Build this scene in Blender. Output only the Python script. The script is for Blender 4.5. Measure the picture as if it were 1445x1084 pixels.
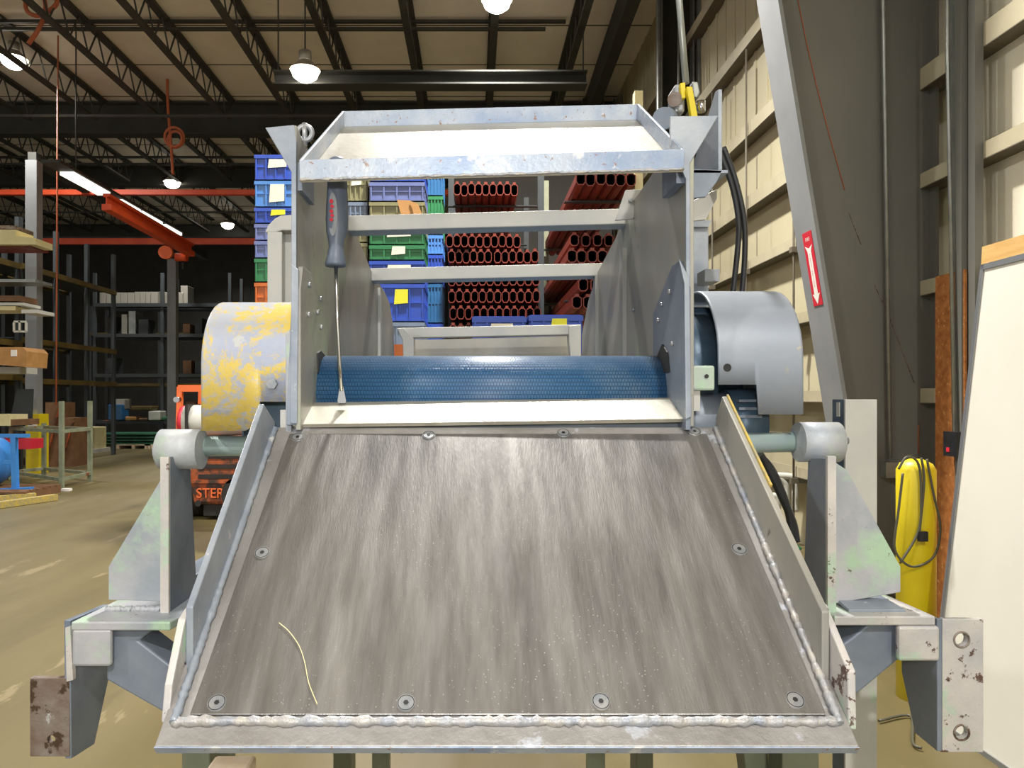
import bpy, math, random
from mathutils import Vector, geometry
random.seed(7)
for o in list(bpy.data.objects): bpy.data.objects.remove(o)
SC = bpy.context.scene; COL = SC.collection
# ------------------------------------------------------------ camera, light, exposure
F, CX, CZ, H = 1050.0, 668.0, 562.0, 1.40      # focal length (px of 1445), principal point, eye height
cam = bpy.data.objects.new('camera', bpy.data.cameras.new('camera')); COL.objects.link(cam)
cam.location = (0, 0, H); cam.rotation_euler = (math.pi/2, 0, 0)
cam.data.sensor_width = 36; cam.data.lens = 36*F/1445
cam.data.shift_x = (722.5-CX)/1445; cam.data.shift_y = (CZ-542)/1445
cam.data.clip_start = .02; cam.data.clip_end = 200
SC.camera = cam
SC.view_settings.view_transform = 'Standard'; SC.view_settings.look = 'None'
SC.view_settings.gamma = 1; SC.view_settings.use_curve_mapping = False
SC.view_settings.exposure = 0.0
w = bpy.data.worlds.new('hall_air'); SC.world = w; w.use_nodes = True
w.node_tree.nodes['Background'].inputs[0].default_value = (.98, .965, .93, 1)
w.node_tree.nodes['Background'].inputs[1].default_value = .78
LAMP_W = 520.0
# high bay lamps of the hall: x, y, z of the lens (first five are the ones in the picture)
LAMPS_SEEN = [(.36, 11.4, 7.5), (-2.68, 11.85, 6.62), (-8.4, 13.6, 7.6), (-8.5, 21, 7.5), (-8.75, 26.5, 7.6)]
LAMPS_OUT = [(.25, 5.6, 7.5), (-6.5, 5.0, 7.3), (-6.5, -3.5, 7.5), (1.0, -5.5, 7.5)]  # unseen lamps; last three placed and spread to brighten fronts and right wall

def area(name, loc, rot, size, power, col=(1, .97, .92), sy=None, spread=135):
    l = bpy.data.lights.new(name, 'AREA'); l.shape = 'DISK' if sy is None else 'RECTANGLE'; l.size = size
    if sy: l.size_y = sy
    l.energy = power; l.color = col; l.spread = math.radians(spread)
    o = bpy.data.objects.new(name, l); COL.objects.link(o); o.location = loc; o.rotation_euler = rot
    return o
def point(name, loc, r, power, col=(1, .97, .92)):
    l = bpy.data.lights.new(name, 'POINT'); l.shadow_soft_size = r; l.energy = power; l.color = col
    o = bpy.data.objects.new(name, l); COL.objects.link(o); o.location = loc; return o
for i, p in enumerate(LAMPS_SEEN):
    area('high_bay_light', (p[0], p[1], p[2]-.2), (0, 0, 0), .42, LAMP_W*(.5 if i < 3 else .36))
for i, p in enumerate(LAMPS_OUT):
    area('high_bay_light', (p[0], p[1], p[2]-.2), (0, 0, 0), .42, LAMP_W*(1.35, .55, .9, 1.3)[i], spread=(135, 180, 180, 150)[i])
# the photographer's flash, above the lens
area('camera_flash', (-.02, -.12, 1.52), (math.radians(88), 0, 0), .06, 3.8, (1, .98, .96))

# ------------------------------------------------------------ materials
def hx(h):
    h = h.lstrip('#'); c = [int(h[i:i+2], 16)/255 for i in (0, 2, 4)]
    return tuple(x/12.92 if x <= .04045 else ((x+.055)/1.055)**2.4 for x in c) + (1,)
def mat(name, c1, c2=None, scale=6, rough=.5, metal=0, c3=None, thr=.62, scale3=9, soft3=.04, dist=0, r3=.65, speck=None, bump=0, bscale=60,
        stretch=(1, 1, 1), sharp=.15, c4=None, thr4=.66, scale4=14, rvar=0, emit=0, mid=.5, detail=6):
    m = bpy.data.materials.new(name); m.use_nodes = True; nt = m.node_tree; N = nt.nodes; L = nt.links
    b = N['Principled BSDF']; b.inputs['Roughness'].default_value = rough; b.inputs['Metallic'].default_value = metal
    b.inputs['Base Color'].default_value = hx(c1)
    tc = N.new('ShaderNodeTexCoord'); mp = N.new('ShaderNodeMapping'); L.new(tc.outputs['Object'], mp.inputs['Vector'])
    mp.inputs['Scale'].default_value = stretch
    def noise(s, d=6, r=.6):
        n = N.new('ShaderNodeTexNoise'); n.inputs['Scale'].default_value = s; n.inputs['Detail'].default_value = d
        n.inputs['Roughness'].default_value = r; L.new(mp.outputs[0], n.inputs['Vector']); return n
    def ramp(src, a, bb):
        r = N.new('ShaderNodeMapRange'); r.inputs['From Min'].default_value = a; r.inputs['From Max'].default_value = bb
        L.new(src, r.inputs['Value']); return r.outputs[0]
    def mix(f, a, bcol):
        x = N.new('ShaderNodeMix'); x.data_type = 'RGBA'; L.new(f, x.inputs[0])
        if isinstance(a, tuple): x.inputs[6].default_value = a
        else: L.new(a, x.inputs[6])
        x.inputs[7].default_value = bcol; return x.outputs[2]
    col = hx(c1)
    if c2:
        n = noise(scale, detail); col = mix(ramp(n.outputs[0], mid-sharp, mid+sharp), col, hx(c2))
    if c3:
        n = noise(scale3, 10, r3); n.inputs['Distortion'].default_value = dist
        col = mix(ramp(n.outputs[0], thr, thr+soft3), col, hx(c3))
    if c4:
        n = noise(scale4, 10, .7); col = mix(ramp(n.outputs[0], thr4, thr4+.02), col, hx(c4))
    if speck:
        m2 = N.new('ShaderNodeMapping'); L.new(tc.outputs['Object'], m2.inputs['Vector'])
        vo = N.new('ShaderNodeTexVoronoi'); vo.inputs['Scale'].default_value = speck[1]; L.new(m2.outputs[0], vo.inputs['Vector'])
        f1 = ramp(vo.outputs['Distance'], speck[2], speck[2]*.5)
        n = N.new('ShaderNodeTexNoise'); n.inputs['Scale'].default_value = 6; L.new(m2.outputs[0], n.inputs['Vector'])
        f2 = ramp(n.outputs[0], .42, .62); mu = N.new('ShaderNodeMath'); mu.operation = 'MULTIPLY'; L.new(f1, mu.inputs[0]); L.new(f2, mu.inputs[1])
        col = mix(mu.outputs[0], col, hx(speck[0]))
    if not isinstance(col, tuple): L.new(col, b.inputs['Base Color'])
    if rvar:
        n = noise(scale*1.7, 5); r = N.new('ShaderNodeMapRange'); L.new(n.outputs[0], r.inputs['Value'])
        r.inputs['From Min'].default_value = .3; r.inputs['From Max'].default_value = .7
        r.inputs['To Min'].default_value = max(.02, rough-rvar); r.inputs['To Max'].default_value = min(1, rough+rvar)
        L.new(r.outputs[0], b.inputs['Roughness'])
    if bump:
        n = noise(bscale, 4); bp = N.new('ShaderNodeBump'); bp.inputs['Strength'].default_value = bump
        bp.inputs['Distance'].default_value = .002; L.new(n.outputs[0], bp.inputs['Height']); L.new(bp.outputs[0], b.inputs['Normal'])
    if emit:
        b.inputs['Emission Color'].default_value = hx(c1); b.inputs['Emission Strength'].default_value = emit
    return m

M = {}
M['paint'] = mat('grey_blue_paint', '#7f8998', '#a3a9b1', 8, .42, .2, c3='#a9b8ac', thr=.60, soft3=.12, scale3=7, c4='#c2c3c2', thr4=.66, scale4=40, bump=.25, bscale=90, rvar=.1)
M['paint_dark'] = mat('slate_paint', '#626c7c', '#818a96', 6, .45, .15, c4='#9ea2a6', thr4=.67, scale4=30, bump=.2, bscale=80)
M['paint_mint'] = mat('grey_paint_over_mint', '#b1b0b4', '#8f979f', 7, .5, .1, c3='#a2bda2', thr=.49, scale3=9, soft3=.12, c4='#5e4c46', thr4=.635, scale4=38, bump=.35, bscale=90)
M['scuffed'] = mat('scuffed_bare_grey', '#c6c1bb', '#aaa9ab', 9, .45, .1, c3='#a9c3ad', thr=.54, scale3=16, soft3=.1, c4='#5b4640', thr4=.59, scale4=30, bump=.4, bscale=120)
M['rust'] = mat('rusted_plate', '#6b5240', '#8d8680', 14, .55, .4, c3='#4a3a2c', thr=.55, scale3=22, c4='#b2b0b0', thr4=.62, scale4=18, bump=.8, bscale=70)
M['steel'] = mat('worn_liner_steel', '#6e6c6b', '#9b9996', 9, .38, .7, stretch=(3.4, .45, .45), bump=.22, bscale=150, rvar=.09, sharp=.22, detail=9, c3='#62605f', thr=.50, scale3=2.2, soft3=.3, speck=('#c4c1bc', 190, .15))
M['steel_lip'] = mat('scraped_base_steel', '#8d8a87', '#a09e9c', 12, .48, .45, c3='#b9bcc4', thr=.58, scale3=14, bump=.5, bscale=90, rvar=.1)
M['bright'] = mat('bright_scraper_steel', '#bfbbac', '#a9a598', 10, .36, .6, bump=.12, bscale=120)
M['tray'] = mat('tray_floor_steel', '#b0ac9f', '#9a978e', 6, .42, .5, bump=.2, bscale=60, c3='#85837b', thr=.54, soft3=.2, scale3=5)
M['lip_blue'] = mat('pale_blue_edge_paint', '#8e9eb8', '#b4bcc6', 14, .4, .3, c3='#c9ccd0', thr=.6, scale3=20, c4='#937767', thr4=.61, scale4=110, bump=.3, bscale=120)
M['weld'] = mat('weld_bead', '#b0aba3', '#9197a2', 40, .5, .3, bump=.8, bscale=160)
M['plate_in'] = mat('hopper_sheet_grey', '#8b8c89', '#a5a196', 4, .42, .25, c3='#a4ad94', thr=.54, soft3=.12, scale3=5, bump=.15, bscale=60, stretch=(1, 1, .5), rvar=.08, c4='#6f6a60', thr4=.66, scale4=16)
M['bar'] = mat('crossbar_grey_paint', '#b0b1ae', '#bdbcb5', 9, .45, .1, c3='#a8baa6', thr=.68, scale3=8, bump=.15)
M['yellow_guard'] = mat('grey_guard_with_yellow_wear', '#9aa3ba', '#aeb2bb', 8, .42, .1, c3='#cfb75c', thr=.49, scale3=9, soft3=.05, dist=.5, r3=.85, bump=.5, bscale=60, c4='#b4b6b6', thr4=.60, scale4=20)
M['grey_guard'] = mat('grey_guard_paint', '#8d95a2', '#9aa1ab', 5, .42, .15, c3='#c0b188', thr=.635, r3=.75, scale3=9, bump=.15, bscale=60)
M['dirty_yellow'] = mat('worn_yellow_paint', '#c4a73c', '#8f8a70', 40, .5, .1)
M['motor'] = mat('blue_grey_motor_paint', '#3f5568', '#56697a', 12, .4, .2, bump=.3)
M['shaft'] = mat('pale_teal_shaft', '#b0cabd', '#b5c8cf', 18, .4, .3, c3='#b5c2b0', thr=.6, scale3=24, bump=.3)
M['boss'] = mat('pale_worn_boss_paint', '#9da5b0', '#b9bcbd', 14, .5, .1, c3='#b3c4b4', thr=.56, soft3=.1, scale3=22, c4='#6a5a54', thr4=.67, scale4=60, bump=.5, bscale=60)
M['black'] = mat('black_rubber', '#17181a', '#24262a', 20, .45)
M['dark'] = mat('dark_socket', '#1b1b1c', None, rough=.6)
M['chrome'] = mat('chrome_steel', '#c8c8c8', None, rough=.18, metal=1)
M['bolt'] = mat('bolt_steel', '#8f959c', '#a9a9a9', 60, .4, .6)
M['handle'] = mat('dark_handle_plastic', '#566070', '#616b7a', 20, .42)
M['handle_grey'] = mat('grey_grip_inlay', '#868a8e', None, rough=.5)
M['red'] = mat('red_print', '#c8283a', None, rough=.5)
M['white'] = mat('white_print', '#ece8e0', None, rough=.5)
M['wood'] = mat('pale_timber', '#d6bfa0', '#e2d0b8', 5, .6, stretch=(8, 8, 1), bump=.2)
M['leg'] = mat('olive_frame_paint', '#5f6450', '#6f7562', 7, .5, .1)
# blue woven belt
def belt_mat():
    m = mat('blue_woven_belt', '#275179', '#37638a', 5, .42, 0, c3='#6b8090', thr=.56, soft3=.2, scale3=5)
    nt = m.node_tree; N = nt.nodes; L = nt.links; b = N['Principled BSDF']
    tc = N.new('ShaderNodeTexCoord'); mp = N.new('ShaderNodeMapping'); L.new(tc.outputs['UV'], mp.inputs[0])
    mp.inputs['Scale'].default_value = (125, 30, 1)
    br = N.new('ShaderNodeTexBrick'); br.inputs['Scale'].default_value = 1; br.inputs['Mortar Size'].default_value = .16
    br.inputs['Brick Width'].default_value = 1; br.inputs['Row Height'].default_value = 1; br.inputs['Mortar Smooth'].default_value = .6
    L.new(mp.outputs[0], br.inputs[0])
    bp = N.new('ShaderNodeBump'); bp.inputs['Strength'].default_value = 1; bp.inputs['Distance'].default_value = .001; bp.invert = True
    L.new(br.outputs['Fac'], bp.inputs['Height']); L.new(bp.outputs[0], b.inputs['Normal'])
    src = b.inputs['Base Color'].links[0].from_socket
    x = N.new('ShaderNodeMix'); x.data_type = 'RGBA'; x.blend_type = 'MIX'
    mr = N.new('ShaderNodeMath'); mr.operation = 'MULTIPLY'; mr.inputs[1].default_value = .55; L.new(br.outputs['Fac'], mr.inputs[0])
    L.new(mr.outputs[0], x.inputs[0]); L.new(src, x.inputs[6]); x.inputs[7].default_value = hx('#1d3c5c'); L.new(x.outputs[2], b.inputs['Base Color'])
    return m
M['belt'] = belt_mat()
M['floor'] = mat('stained_concrete', '#5c5232', '#685d3c', .8, .45, 0, c3='#50472b', thr=.6, scale3=.9, bump=.15, bscale=9, rvar=.06, c4='#7d7052', thr4=.62, scale4=1.7, stretch=(2.2, .5, 1), soft3=.15)
M['roof'] = mat('tan_roof_insulation', '#efe6d6', '#e4dac8', 1.2, .7, bump=.3, bscale=3)
M['wall'] = mat('cream_liner_panel', '#bfb798', '#b3ab8c', .7, .55)
M['girt'] = mat('cream_girt', '#bcb499', '#a89f84', 2, .5)
M['girt_dark'] = mat('girt_shade_and_dark_steel', '#5a5346', '#6a6252', 2, .6)  # shade under the girts put into the colour; also seams and tie rods
M['endwall'] = mat('dark_far_wall', '#2c2a26', '#35332e', 2, .8)
M['steelwork'] = mat('dark_grey_steelwork', '#2f2f2b', '#383833', 2, .75)
M['joist'] = mat('joist_grey', '#36352f', '#403f38', 4, .55)
M['colmat'] = mat('column_grey_paint', '#6c6b64', '#65655f', 1.2, .5, c3='#75705f', thr=.62, scale3=1.5)
M['col_light'] = mat('column_flange_paint', '#8a8c8d', '#7e8183', 2, .5)
M['galv'] = mat('galvanised_pipe', '#a8aba6', '#8e928e', 6, .35, .6)
M['orange'] = mat('orange_crane_paint', '#c9441f', '#d65228', 4, .45)
M['orange_rack'] = mat('rack_orange_paint', '#82301d', '#6a261a', 3, .5, c3='#a8654a', thr=.60, scale3=4)  # lighter patches put the lit beam sides into the colour
M['rack_in'] = mat('rack_beam_inside_shade', '#2c100b', '#1e0b08', 3, .7)  # inner faces darkened to stand for shade inside the hollow beams
M['truck'] = mat('worn_orange_truck_paint', '#b0562a', '#8e4722', 6, .5, c3='#3a2e26', thr=.46, soft3=.12, scale3=7, bump=.3)
M['truck_clean'] = mat('orange_truck_paint', '#dc6a34', None, rough=.45)
M['truck_dark'] = mat('greasy_black', '#1c1a18', '#2b2622', 6, .6)
M['yellow'] = mat('safety_yellow', '#dcc81e', '#cdb818', 3, .42, c3='#9f8f20', thr=.7, scale3=9)
M['osb'] = mat('osb_board', '#b5753a', '#8f5527', 22, .65, c3='#d0975a', thr=.6, scale3=34)
M['ply'] = mat('plywood_tan', '#d2ab6a', '#c69c5a', 8, .6, stretch=(1, 1, 6))
M['board'] = mat('white_board', '#dedbcf', '#d8d5c8', 1.5, .35)
M['alu'] = mat('aluminium_frame', '#9a9d9f', None, rough=.35, metal=.7)
M['cardboard'] = mat('cardboard', '#b98a52', '#a87a45', 5, .7)
M['cream'] = mat('cream_boards', '#ded3a6', '#cfc490', 3, .6)
M['brownwood'] = mat('brown_timber', '#7c5a3c', '#684a30', 4, .7)
M['rack_yellow'] = mat('rack_beam_yellow', '#64521f', '#4c3f1a', 3, .55)
M['rack_post'] = mat('rack_upright_grey', '#3a4042', '#32383a', 3, .5)
M['green'] = mat('green_paint', '#2f6a4c', '#27583f', 4, .5)
M['sage'] = mat('sage_frame_paint', '#8a9078', '#767a62', 6, .55, c3='#7a4a2c', thr=.6, scale3=4)
M['bluepaint'] = mat('bright_blue_paint', '#3f86cf', '#3478bf', 4, .4)
M['pvc'] = mat('white_pvc', '#c9c9c0', None, rough=.4)
M['glasslens'] = mat('lamp_lens', '#fff6e6', None, emit=16)
M['tube'] = mat('fluorescent_tube', '#f4f4ea', None, emit=1.6)
M['lampbody'] = mat('lamp_housing', '#a9a59a', None, rough=.4, metal=.5)
M['cord'] = mat('orange_cord', '#b5603c', None, rough=.6)
M['greywire'] = mat('grey_wire', '#4d4b3c', None, rough=.5)
M['greenwire'] = mat('green_wire', '#1f6b3c', None, rough=.5)
for nm, a, b in (('blue', '#2b4fb5', '#2746a0'), ('skyblue', '#4f86cc', '#467bc0'), ('tgreen', '#2c7a4a', '#276d42'), ('torange', '#c76a2a', '#b85f24'),
                 ('olive', '#8b8763', '#7d7a58'), ('slate', '#76849a', '#6c7a90'), ('violet', '#6a76a8', '#606c9e'), ('teal', '#2b6798', '#245a88'), ('pale', '#9aa0b4', '#8c92a8')):
    M['tote_'+nm] = mat('tote_plastic_'+nm, a, b, 5, .4)

# ------------------------------------------------------------ geometry helpers
def P(px, py, Y): return Vector(((px-CX)*Y/F, Y, H-(py-CZ)*Y/F))
def WX(px, Y): return (px-CX)*Y/F
def WZ(py, Y): return H-(py-CZ)*Y/F
def tag(o, label, cat, group=None, kind=None):
    if label: o['label'] = label
    if cat: o['category'] = cat
    if group: o['group'] = group
    if kind: o['kind'] = kind
    return o
def thing(name, loc, label, cat, group=None):
    o = bpy.data.objects.new(name, None); o.empty_display_size = .1; COL.objects.link(o); o.location = loc
    return tag(o, label, cat, group)
def wloc(o):
    v = Vector((0, 0, 0))
    while o is not None: v = v + Vector(o.location); o = o.parent
    return v
class MB:
    def __init__(s): s.v = []; s.f = []; s.mi = []; s.cur = 0; s.sm = []
    def add(s, vs, fs, smooth=False):
        n = len(s.v); s.v += [Vector(v) for v in vs]
        for f in fs: s.f.append([i+n for i in f]); s.mi.append(s.cur); s.sm.append(smooth)
        return s
    def box(s, x0, x1, y0, y1, z0, z1):
        vs = [(x, y, z) for z in (z0, z1) for y in (y0, y1) for x in (x0, x1)]
        return s.add(vs, [(0, 2, 3, 1), (4, 5, 7, 6), (0, 1, 5, 4), (2, 6, 7, 3), (0, 4, 6, 2), (1, 3, 7, 5)])
    def prism(s, A, B):
        n = len(A); fs = [list(range(n)), list(range(2*n-1, n-1, -1))]
        for i in range(n): j = (i+1) % n; fs.append([i, i+n, j+n, j])
        return s.add(list(A)+list(B), fs)
    def pz(s, pts, Y, t):                      # outline facing the viewer at distance Y, thickness t backwards
        A = [P(x, y, Y) for x, y in pts]; return s.prism(A, [a+Vector((0, t, 0)) for a in A])
    def yz(s, pts, x0, x1):
        return s.prism([(x0, y, z) for y, z in pts], [(x1, y, z) for y, z in pts])
    def xz(s, pts, y0, y1):
        return s.prism([(x, y0, z) for x, z in pts], [(x, y1, z) for x, z in pts])
    def holes(s, outer, hs, fn):
        # plate with round holes. outer, hs in 2D; fn(u,v,side)->3D
        loops = [outer]+hs; allp = [p for l in loops for p in l]
        tri = geometry.tessellate_polygon([[Vector((p[0], p[1], 0)) for p in l] for l in loops])
        n = len(allp); vs = [fn(p[0], p[1], 0) for p in allp]+[fn(p[0], p[1], 1) for p in allp]
        fs = [list(t) for t in tri]+[[i+n for i in reversed(t)] for t in tri]
        k = 0
        for l in loops:
            m = len(l)
            for i in range(m): j = (i+1) % m; fs.append([k+i, k+j, k+j+n, k+i+n])
            k += m
        return s.add(vs, fs)
    def beam(s, a, b, w, h, up=(0, 0, 1)):
        a = Vector(a); b = Vector(b); d = (b-a).normalized(); u = Vector(up)
        if abs(d.dot(u)) > .98: u = Vector((0, 1, 0))
        r = d.cross(u).normalized()*w/2; t = r.cross(d).normalized()*h/2
        return s.prism([a-r-t, a+r-t, a+r+t, a-r+t], [b-r-t, b+r-t, b+r+t, b-r+t])
    def tube(s, path, r, seg=10, cap=True, jit=0):
        path = [Vector(p) for p in path]; n = len(path); vs = []; fs = []
        prev = None
        for i, p in enumerate(path):
            d = (path[min(i+1, n-1)]-path[max(i-1, 0)]).normalized()
            if prev is None:
                u = Vector((0, 0, 1)) if abs(d.z) < .9 else Vector((1, 0, 0)); a = d.cross(u).normalized()
            else: a = (prev-d*prev.dot(d)).normalized()
            prev = a; b = d.cross(a); rr = (r[i] if isinstance(r, (list, tuple)) else r)*(1+random.uniform(-jit, jit))
            for k in range(seg):
                t = 2*math.pi*k/seg; vs.append(p+(a*math.cos(t)+b*math.sin(t))*rr)
        for i in range(n-1):
            for k in range(seg):
                k2 = (k+1) % seg; fs.append((i*seg+k, i*seg+k2, (i+1)*seg+k2, (i+1)*seg+k))
        s.add(vs, fs, True)
        if cap:
            m = len(s.v)-len(vs)
            for base in (0, (n-1)*seg):
                f = [m+base+k for k in range(seg)]
                s.f.append(f if base else f[::-1]); s.mi.append(s.cur); s.sm.append(False)
        return s
    def cyl(s, a, b, r, seg=24, r2=None): return s.tube([a, b], [r, r if r2 is None else r2], seg)
    def ring(s, c, ax, R, r, seg=20, k=8):
        c = Vector(c); ax = Vector(ax).normalized(); u = ax.orthogonal().normalized(); v = ax.cross(u); vs = []; fs = []
        for i in range(seg):
            t = 2*math.pi*i/seg; d = u*math.cos(t)+v*math.sin(t)
            for j in range(k):
                q = 2*math.pi*j/k; vs.append(c+d*(R+r*math.cos(q))+ax*r*math.sin(q))
        for i in range(seg):
            for j in range(k):
                i2 = (i+1) % seg; j2 = (j+1) % k; fs.append((i*k+j, i2*k+j, i2*k+j2, i*k+j2))
        return s.add(vs, fs, True)
    def build(s, name, m, parent=None, bevel=0, origin=None):
        me = bpy.data.meshes.new(name)
        if parent is not None: og = wloc(parent)
        elif origin is not None: og = Vector(origin)
        else:
            xs = [v.x for v in s.v]; ys = [v.y for v in s.v]; zs = [v.z for v in s.v]
            og = Vector(((min(xs)+max(xs))/2, (min(ys)+max(ys))/2, min(zs)))
        me.from_pydata([tuple(v-og) for v in s.v], [], s.f); me.validate()
        ms = m if isinstance(m, (list, tuple)) else [m]
        for q in ms: me.materials.append(q)
        if len(me.polygons) == len(s.mi):
            for p, i, sm in zip(me.polygons, s.mi, s.sm): p.material_index = i; p.use_smooth = sm
        import bmesh
        bm = bmesh.new(); bm.from_mesh(me); bmesh.ops.recalc_face_normals(bm, faces=bm.faces); bm.to_mesh(me); bm.free()
        o = bpy.data.objects.new(name, me); COL.objects.link(o)
        if parent is not None: o.parent = parent
        else: o.location = og
        if bevel:
            b = o.modifiers.new('bevel', 'BEVEL'); b.width = bevel; b.segments = 2; b.limit_method = 'ANGLE'; b.angle_limit = math.radians(40)
        return o
def copy_tree(o, loc=None, parent=None):
    c = o.copy(); COL.objects.link(c); c.parent = parent
    if loc is not None: c.location = loc
    for ch in list(o.children):
        copy_tree(ch, None, c)
    return c
def circ(cx, cy, r, n=16): return [(cx+r*math.cos(2*math.pi*i/n), cy+r*math.sin(2*math.pi*i/n)) for i in range(n)]
def arc(cx, cy, r, a0, a1, n=8):
    return [(cx+r*math.cos(math.radians(a0+(a1-a0)*i/n)), cy+r*math.sin(math.radians(a0+(a1-a0)*i/n))) for i in range(n+1)]
def text_mesh(s, size, fn, name, m, parent, depth=.0):
    cu = bpy.data.curves.new('lettering', 'FONT'); cu.body = s; cu.size = size; cu.align_x = 'CENTER'; cu.space_line = .82; cu.extrude = depth
    ob = bpy.data.objects.new('lettering', cu); COL.objects.link(ob)
    dg = bpy.context.evaluated_depsgraph_get(); dg.update()
    me = bpy.data.meshes.new_from_object(ob.evaluated_get(dg)); bpy.data.objects.remove(ob)
    og = wloc(parent)
    for v in me.vertices: v.co = Vector(fn(v.co.x, v.co.y, v.co.z))-og
    me.name = name; me.materials.clear(); me.materials.append(m)
    o = bpy.data.objects.new(name, me); COL.objects.link(o); o.parent = parent; return o
def struct(o): o['kind'] = 'structure'; return o

# ------------------------------------------------------------ the hall
XW = 3.15; ROOF = 8.0
struct(MB().box(-26, XW, -8, 30, -.1, 0).build('floor', M['floor']))
r_ = MB().box(-26, XW+.3, -8, 30, ROOF, ROOF+.12)
struct(r_.build('ceiling', M['roof']))
s_ = MB()
for i in range(24): s_.box(-26, XW, -7+1.55*i, -6.975+1.55*i, ROOF-.012, ROOF)
struct(s_.build('trim_1', M['girt_dark']))
wm = MB().box(XW, XW+.25, -8, 30, 0, ROOF)
for i in range(110): wm.box(XW-.012, XW, -7.9+.33*i, -7.84+.33*i, 4.3, ROOF)
struct(wm.build('wall_right', M['wall']))
struct(MB().box(-26, XW+.25, 30, 30.2, 0, ROOF).build('wall_back', M['endwall']))
struct(MB().box(-26.2, -26, 16, 30, 0, ROOF).build('wall_left', M['endwall']))
M['near_panel'] = mat('pale_near_wall_panel', '#efe8d0', '#e6dfc8', .8, .5)
struct(MB().box(XW-.03, XW-.001, -6, 4.63, 0, ROOF).build('wall_right', M['near_panel']))
struct(MB().box(XW-.034, XW-.001, 4.63, 4.65, 0, ROOF).build('trim_2', M['ply']))
# girts of the right wall
for k, z in enumerate((.7, 1.4, 2.12, 2.84, 3.5, 4.3, 5.3, 6.4)):
    d = .085 if z < 3.4 else .13
    t = thing('wall_girt', (XW-.06, 12, z-.06), ('lowest', 'second lowest', 'third lowest', 'fourth lowest', 'fifth lowest', 'sixth lowest', 'seventh lowest', 'highest')[k]+' horizontal girt on the cream right-hand wall', 'girt')
    MB().box(XW-.15, XW-.143, -3, 29.9, z-.03, z+d-.02).build('flange', M['girt'], t)
    MB().box(XW-.15, XW-.0, -3, 29.9, z-.036, z-.03).build('web', M['girt_dark'], t)  # dark colour stands for the shade under the girt
gl = ['thin rust-tinged tie rod on the cream wall with a clamp at each girt', ]
for k, y in enumerate((5.75, 6.9, 8.1, 9.25)):
    t = thing('tie_rod', (XW-.15, y, 0), ('nearest', 'second nearest', 'third nearest', 'farthest')[k]+' vertical tie rod with clamps on the cream wall beyond the tapered column', 'rod')
    MB().cyl((XW-.18, y, 0), (XW-.18, y, 5.2), .011, 8).build('rod', M['girt_dark'], t)
    for z in (.7, 1.4, 2.12, 2.84):
        MB().box(XW-.21, XW-.15, y-.03, y+.03, z-.09, z-.04).build('clamp', M['girt_dark'], t)
# large roof girders running across the hall
def girder(name, Y, ztop, h, x0, x1, label):
    t = thing(name, ((x0+x1)/2, Y, ztop-h), label, 'roof girder')
    MB().box(x0, x1, Y-.012, Y+.012, ztop-h, ztop).build('web', M['steelwork'], t)
    MB().box(x0, x1, Y-.15, Y+.15, ztop-h-.025, ztop-h).build('flange', M['steelwork'], t)
    MB().box(x0, x1, Y-.15, Y+.15, ztop-.025, ztop).build('flange', M['steelwork'], t)
    return t
girder('roof_girder', 16.6, 7.96, .68, -26, 2.9, 'deep dark steel girder crossing the hall behind the nearest lamps')
girder('roof_girder', 21.2, 7.96, .5, -26, 2.9, 'middle dark girder crossing above the hanging orange cord coil')
girder('roof_girder', 27.5, 7.8, .45, -26, 2.9, 'farthest pale girder high over the dark racks')
tag(MB().beam((-3.2, 12.2, 6.7), (-3.2, 12.2, 8), .02, .02).build('girder_hanger', M['joist']), 'thin hanger rod holding the left end of the short dark beam', 'hanger')
tag(MB().beam((1.8, 12.2, 6.7), (1.8, 12.2, 8), .02, .02).build('girder_hanger', M['joist']), 'thin hanger rod holding the right end of the short dark beam', 'hanger')
girder('crane_girder', 12.2, 6.72, .2, -3.25, 1.85, 'short dark beam in front of the girder, ending at the centre lamp')
# bar joists: one span, three bays
def joist(L, nz):
    t = thing('roof_joist', (0, 0, 0), 'dark open-web bar joist under the tan roof', 'joist', 'open-web bar joists under the roof')
    m = MB(); m.box(-.075, .075, 0, L, -.05, 0); m.build('top_chord', M['joist'], t)
    m = MB(); m.box(-.06, .06, .4, L-.4, -.58, -.53); m.build('bottom_chord', M['joist'], t)
    m = MB(); st = (L-.8)/nz
    for i in range(nz):
        y = .4+i*st; m.beam((0, y, -.54), (0, y+st/2, -.02), .022, .022); m.beam((0, y+st/2, -.02), (0, y+st, -.54), .022, .022)
    m.beam((0, .05, -.02), (0, .4, -.54), .022, .022); m.beam((0, L-.05, -.02), (0, L-.4, -.54), .022, .022)
    m.build('web', M['joist'], t)
    return t
GL = {'nearest bay': 'bar joists over the nearest roof bay', 'middle bay': 'bar joists between the first two roof girders', 'far bay': 'bar joists beyond the second roof girder'}
for (y0, y1, nz, b) in ((7.2, 16.5, 14, 'nearest bay'), (16.75, 21.1, 7, 'middle bay'), (21.35, 27.4, 8, 'far bay')):
    pr = None
    for i in range(17):
        x = 1.76-1.42*i
        if b == 'nearest bay' and x < -13: break
        if pr is None: pr = joist(y1-y0, nz); o = pr
        else: o = copy_tree(pr)
        o.location = (x, y0, ROOF-.01); o['group'] = GL[b]
        o['label'] = {'nearest bay': 'dark open-web bar joist in front of the deep roof girder', 'middle bay': 'open-web bar joist between the deep girder and the middle girder', 'far bay': 'open-web bar joist far back past the middle girder'}[b]
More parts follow.
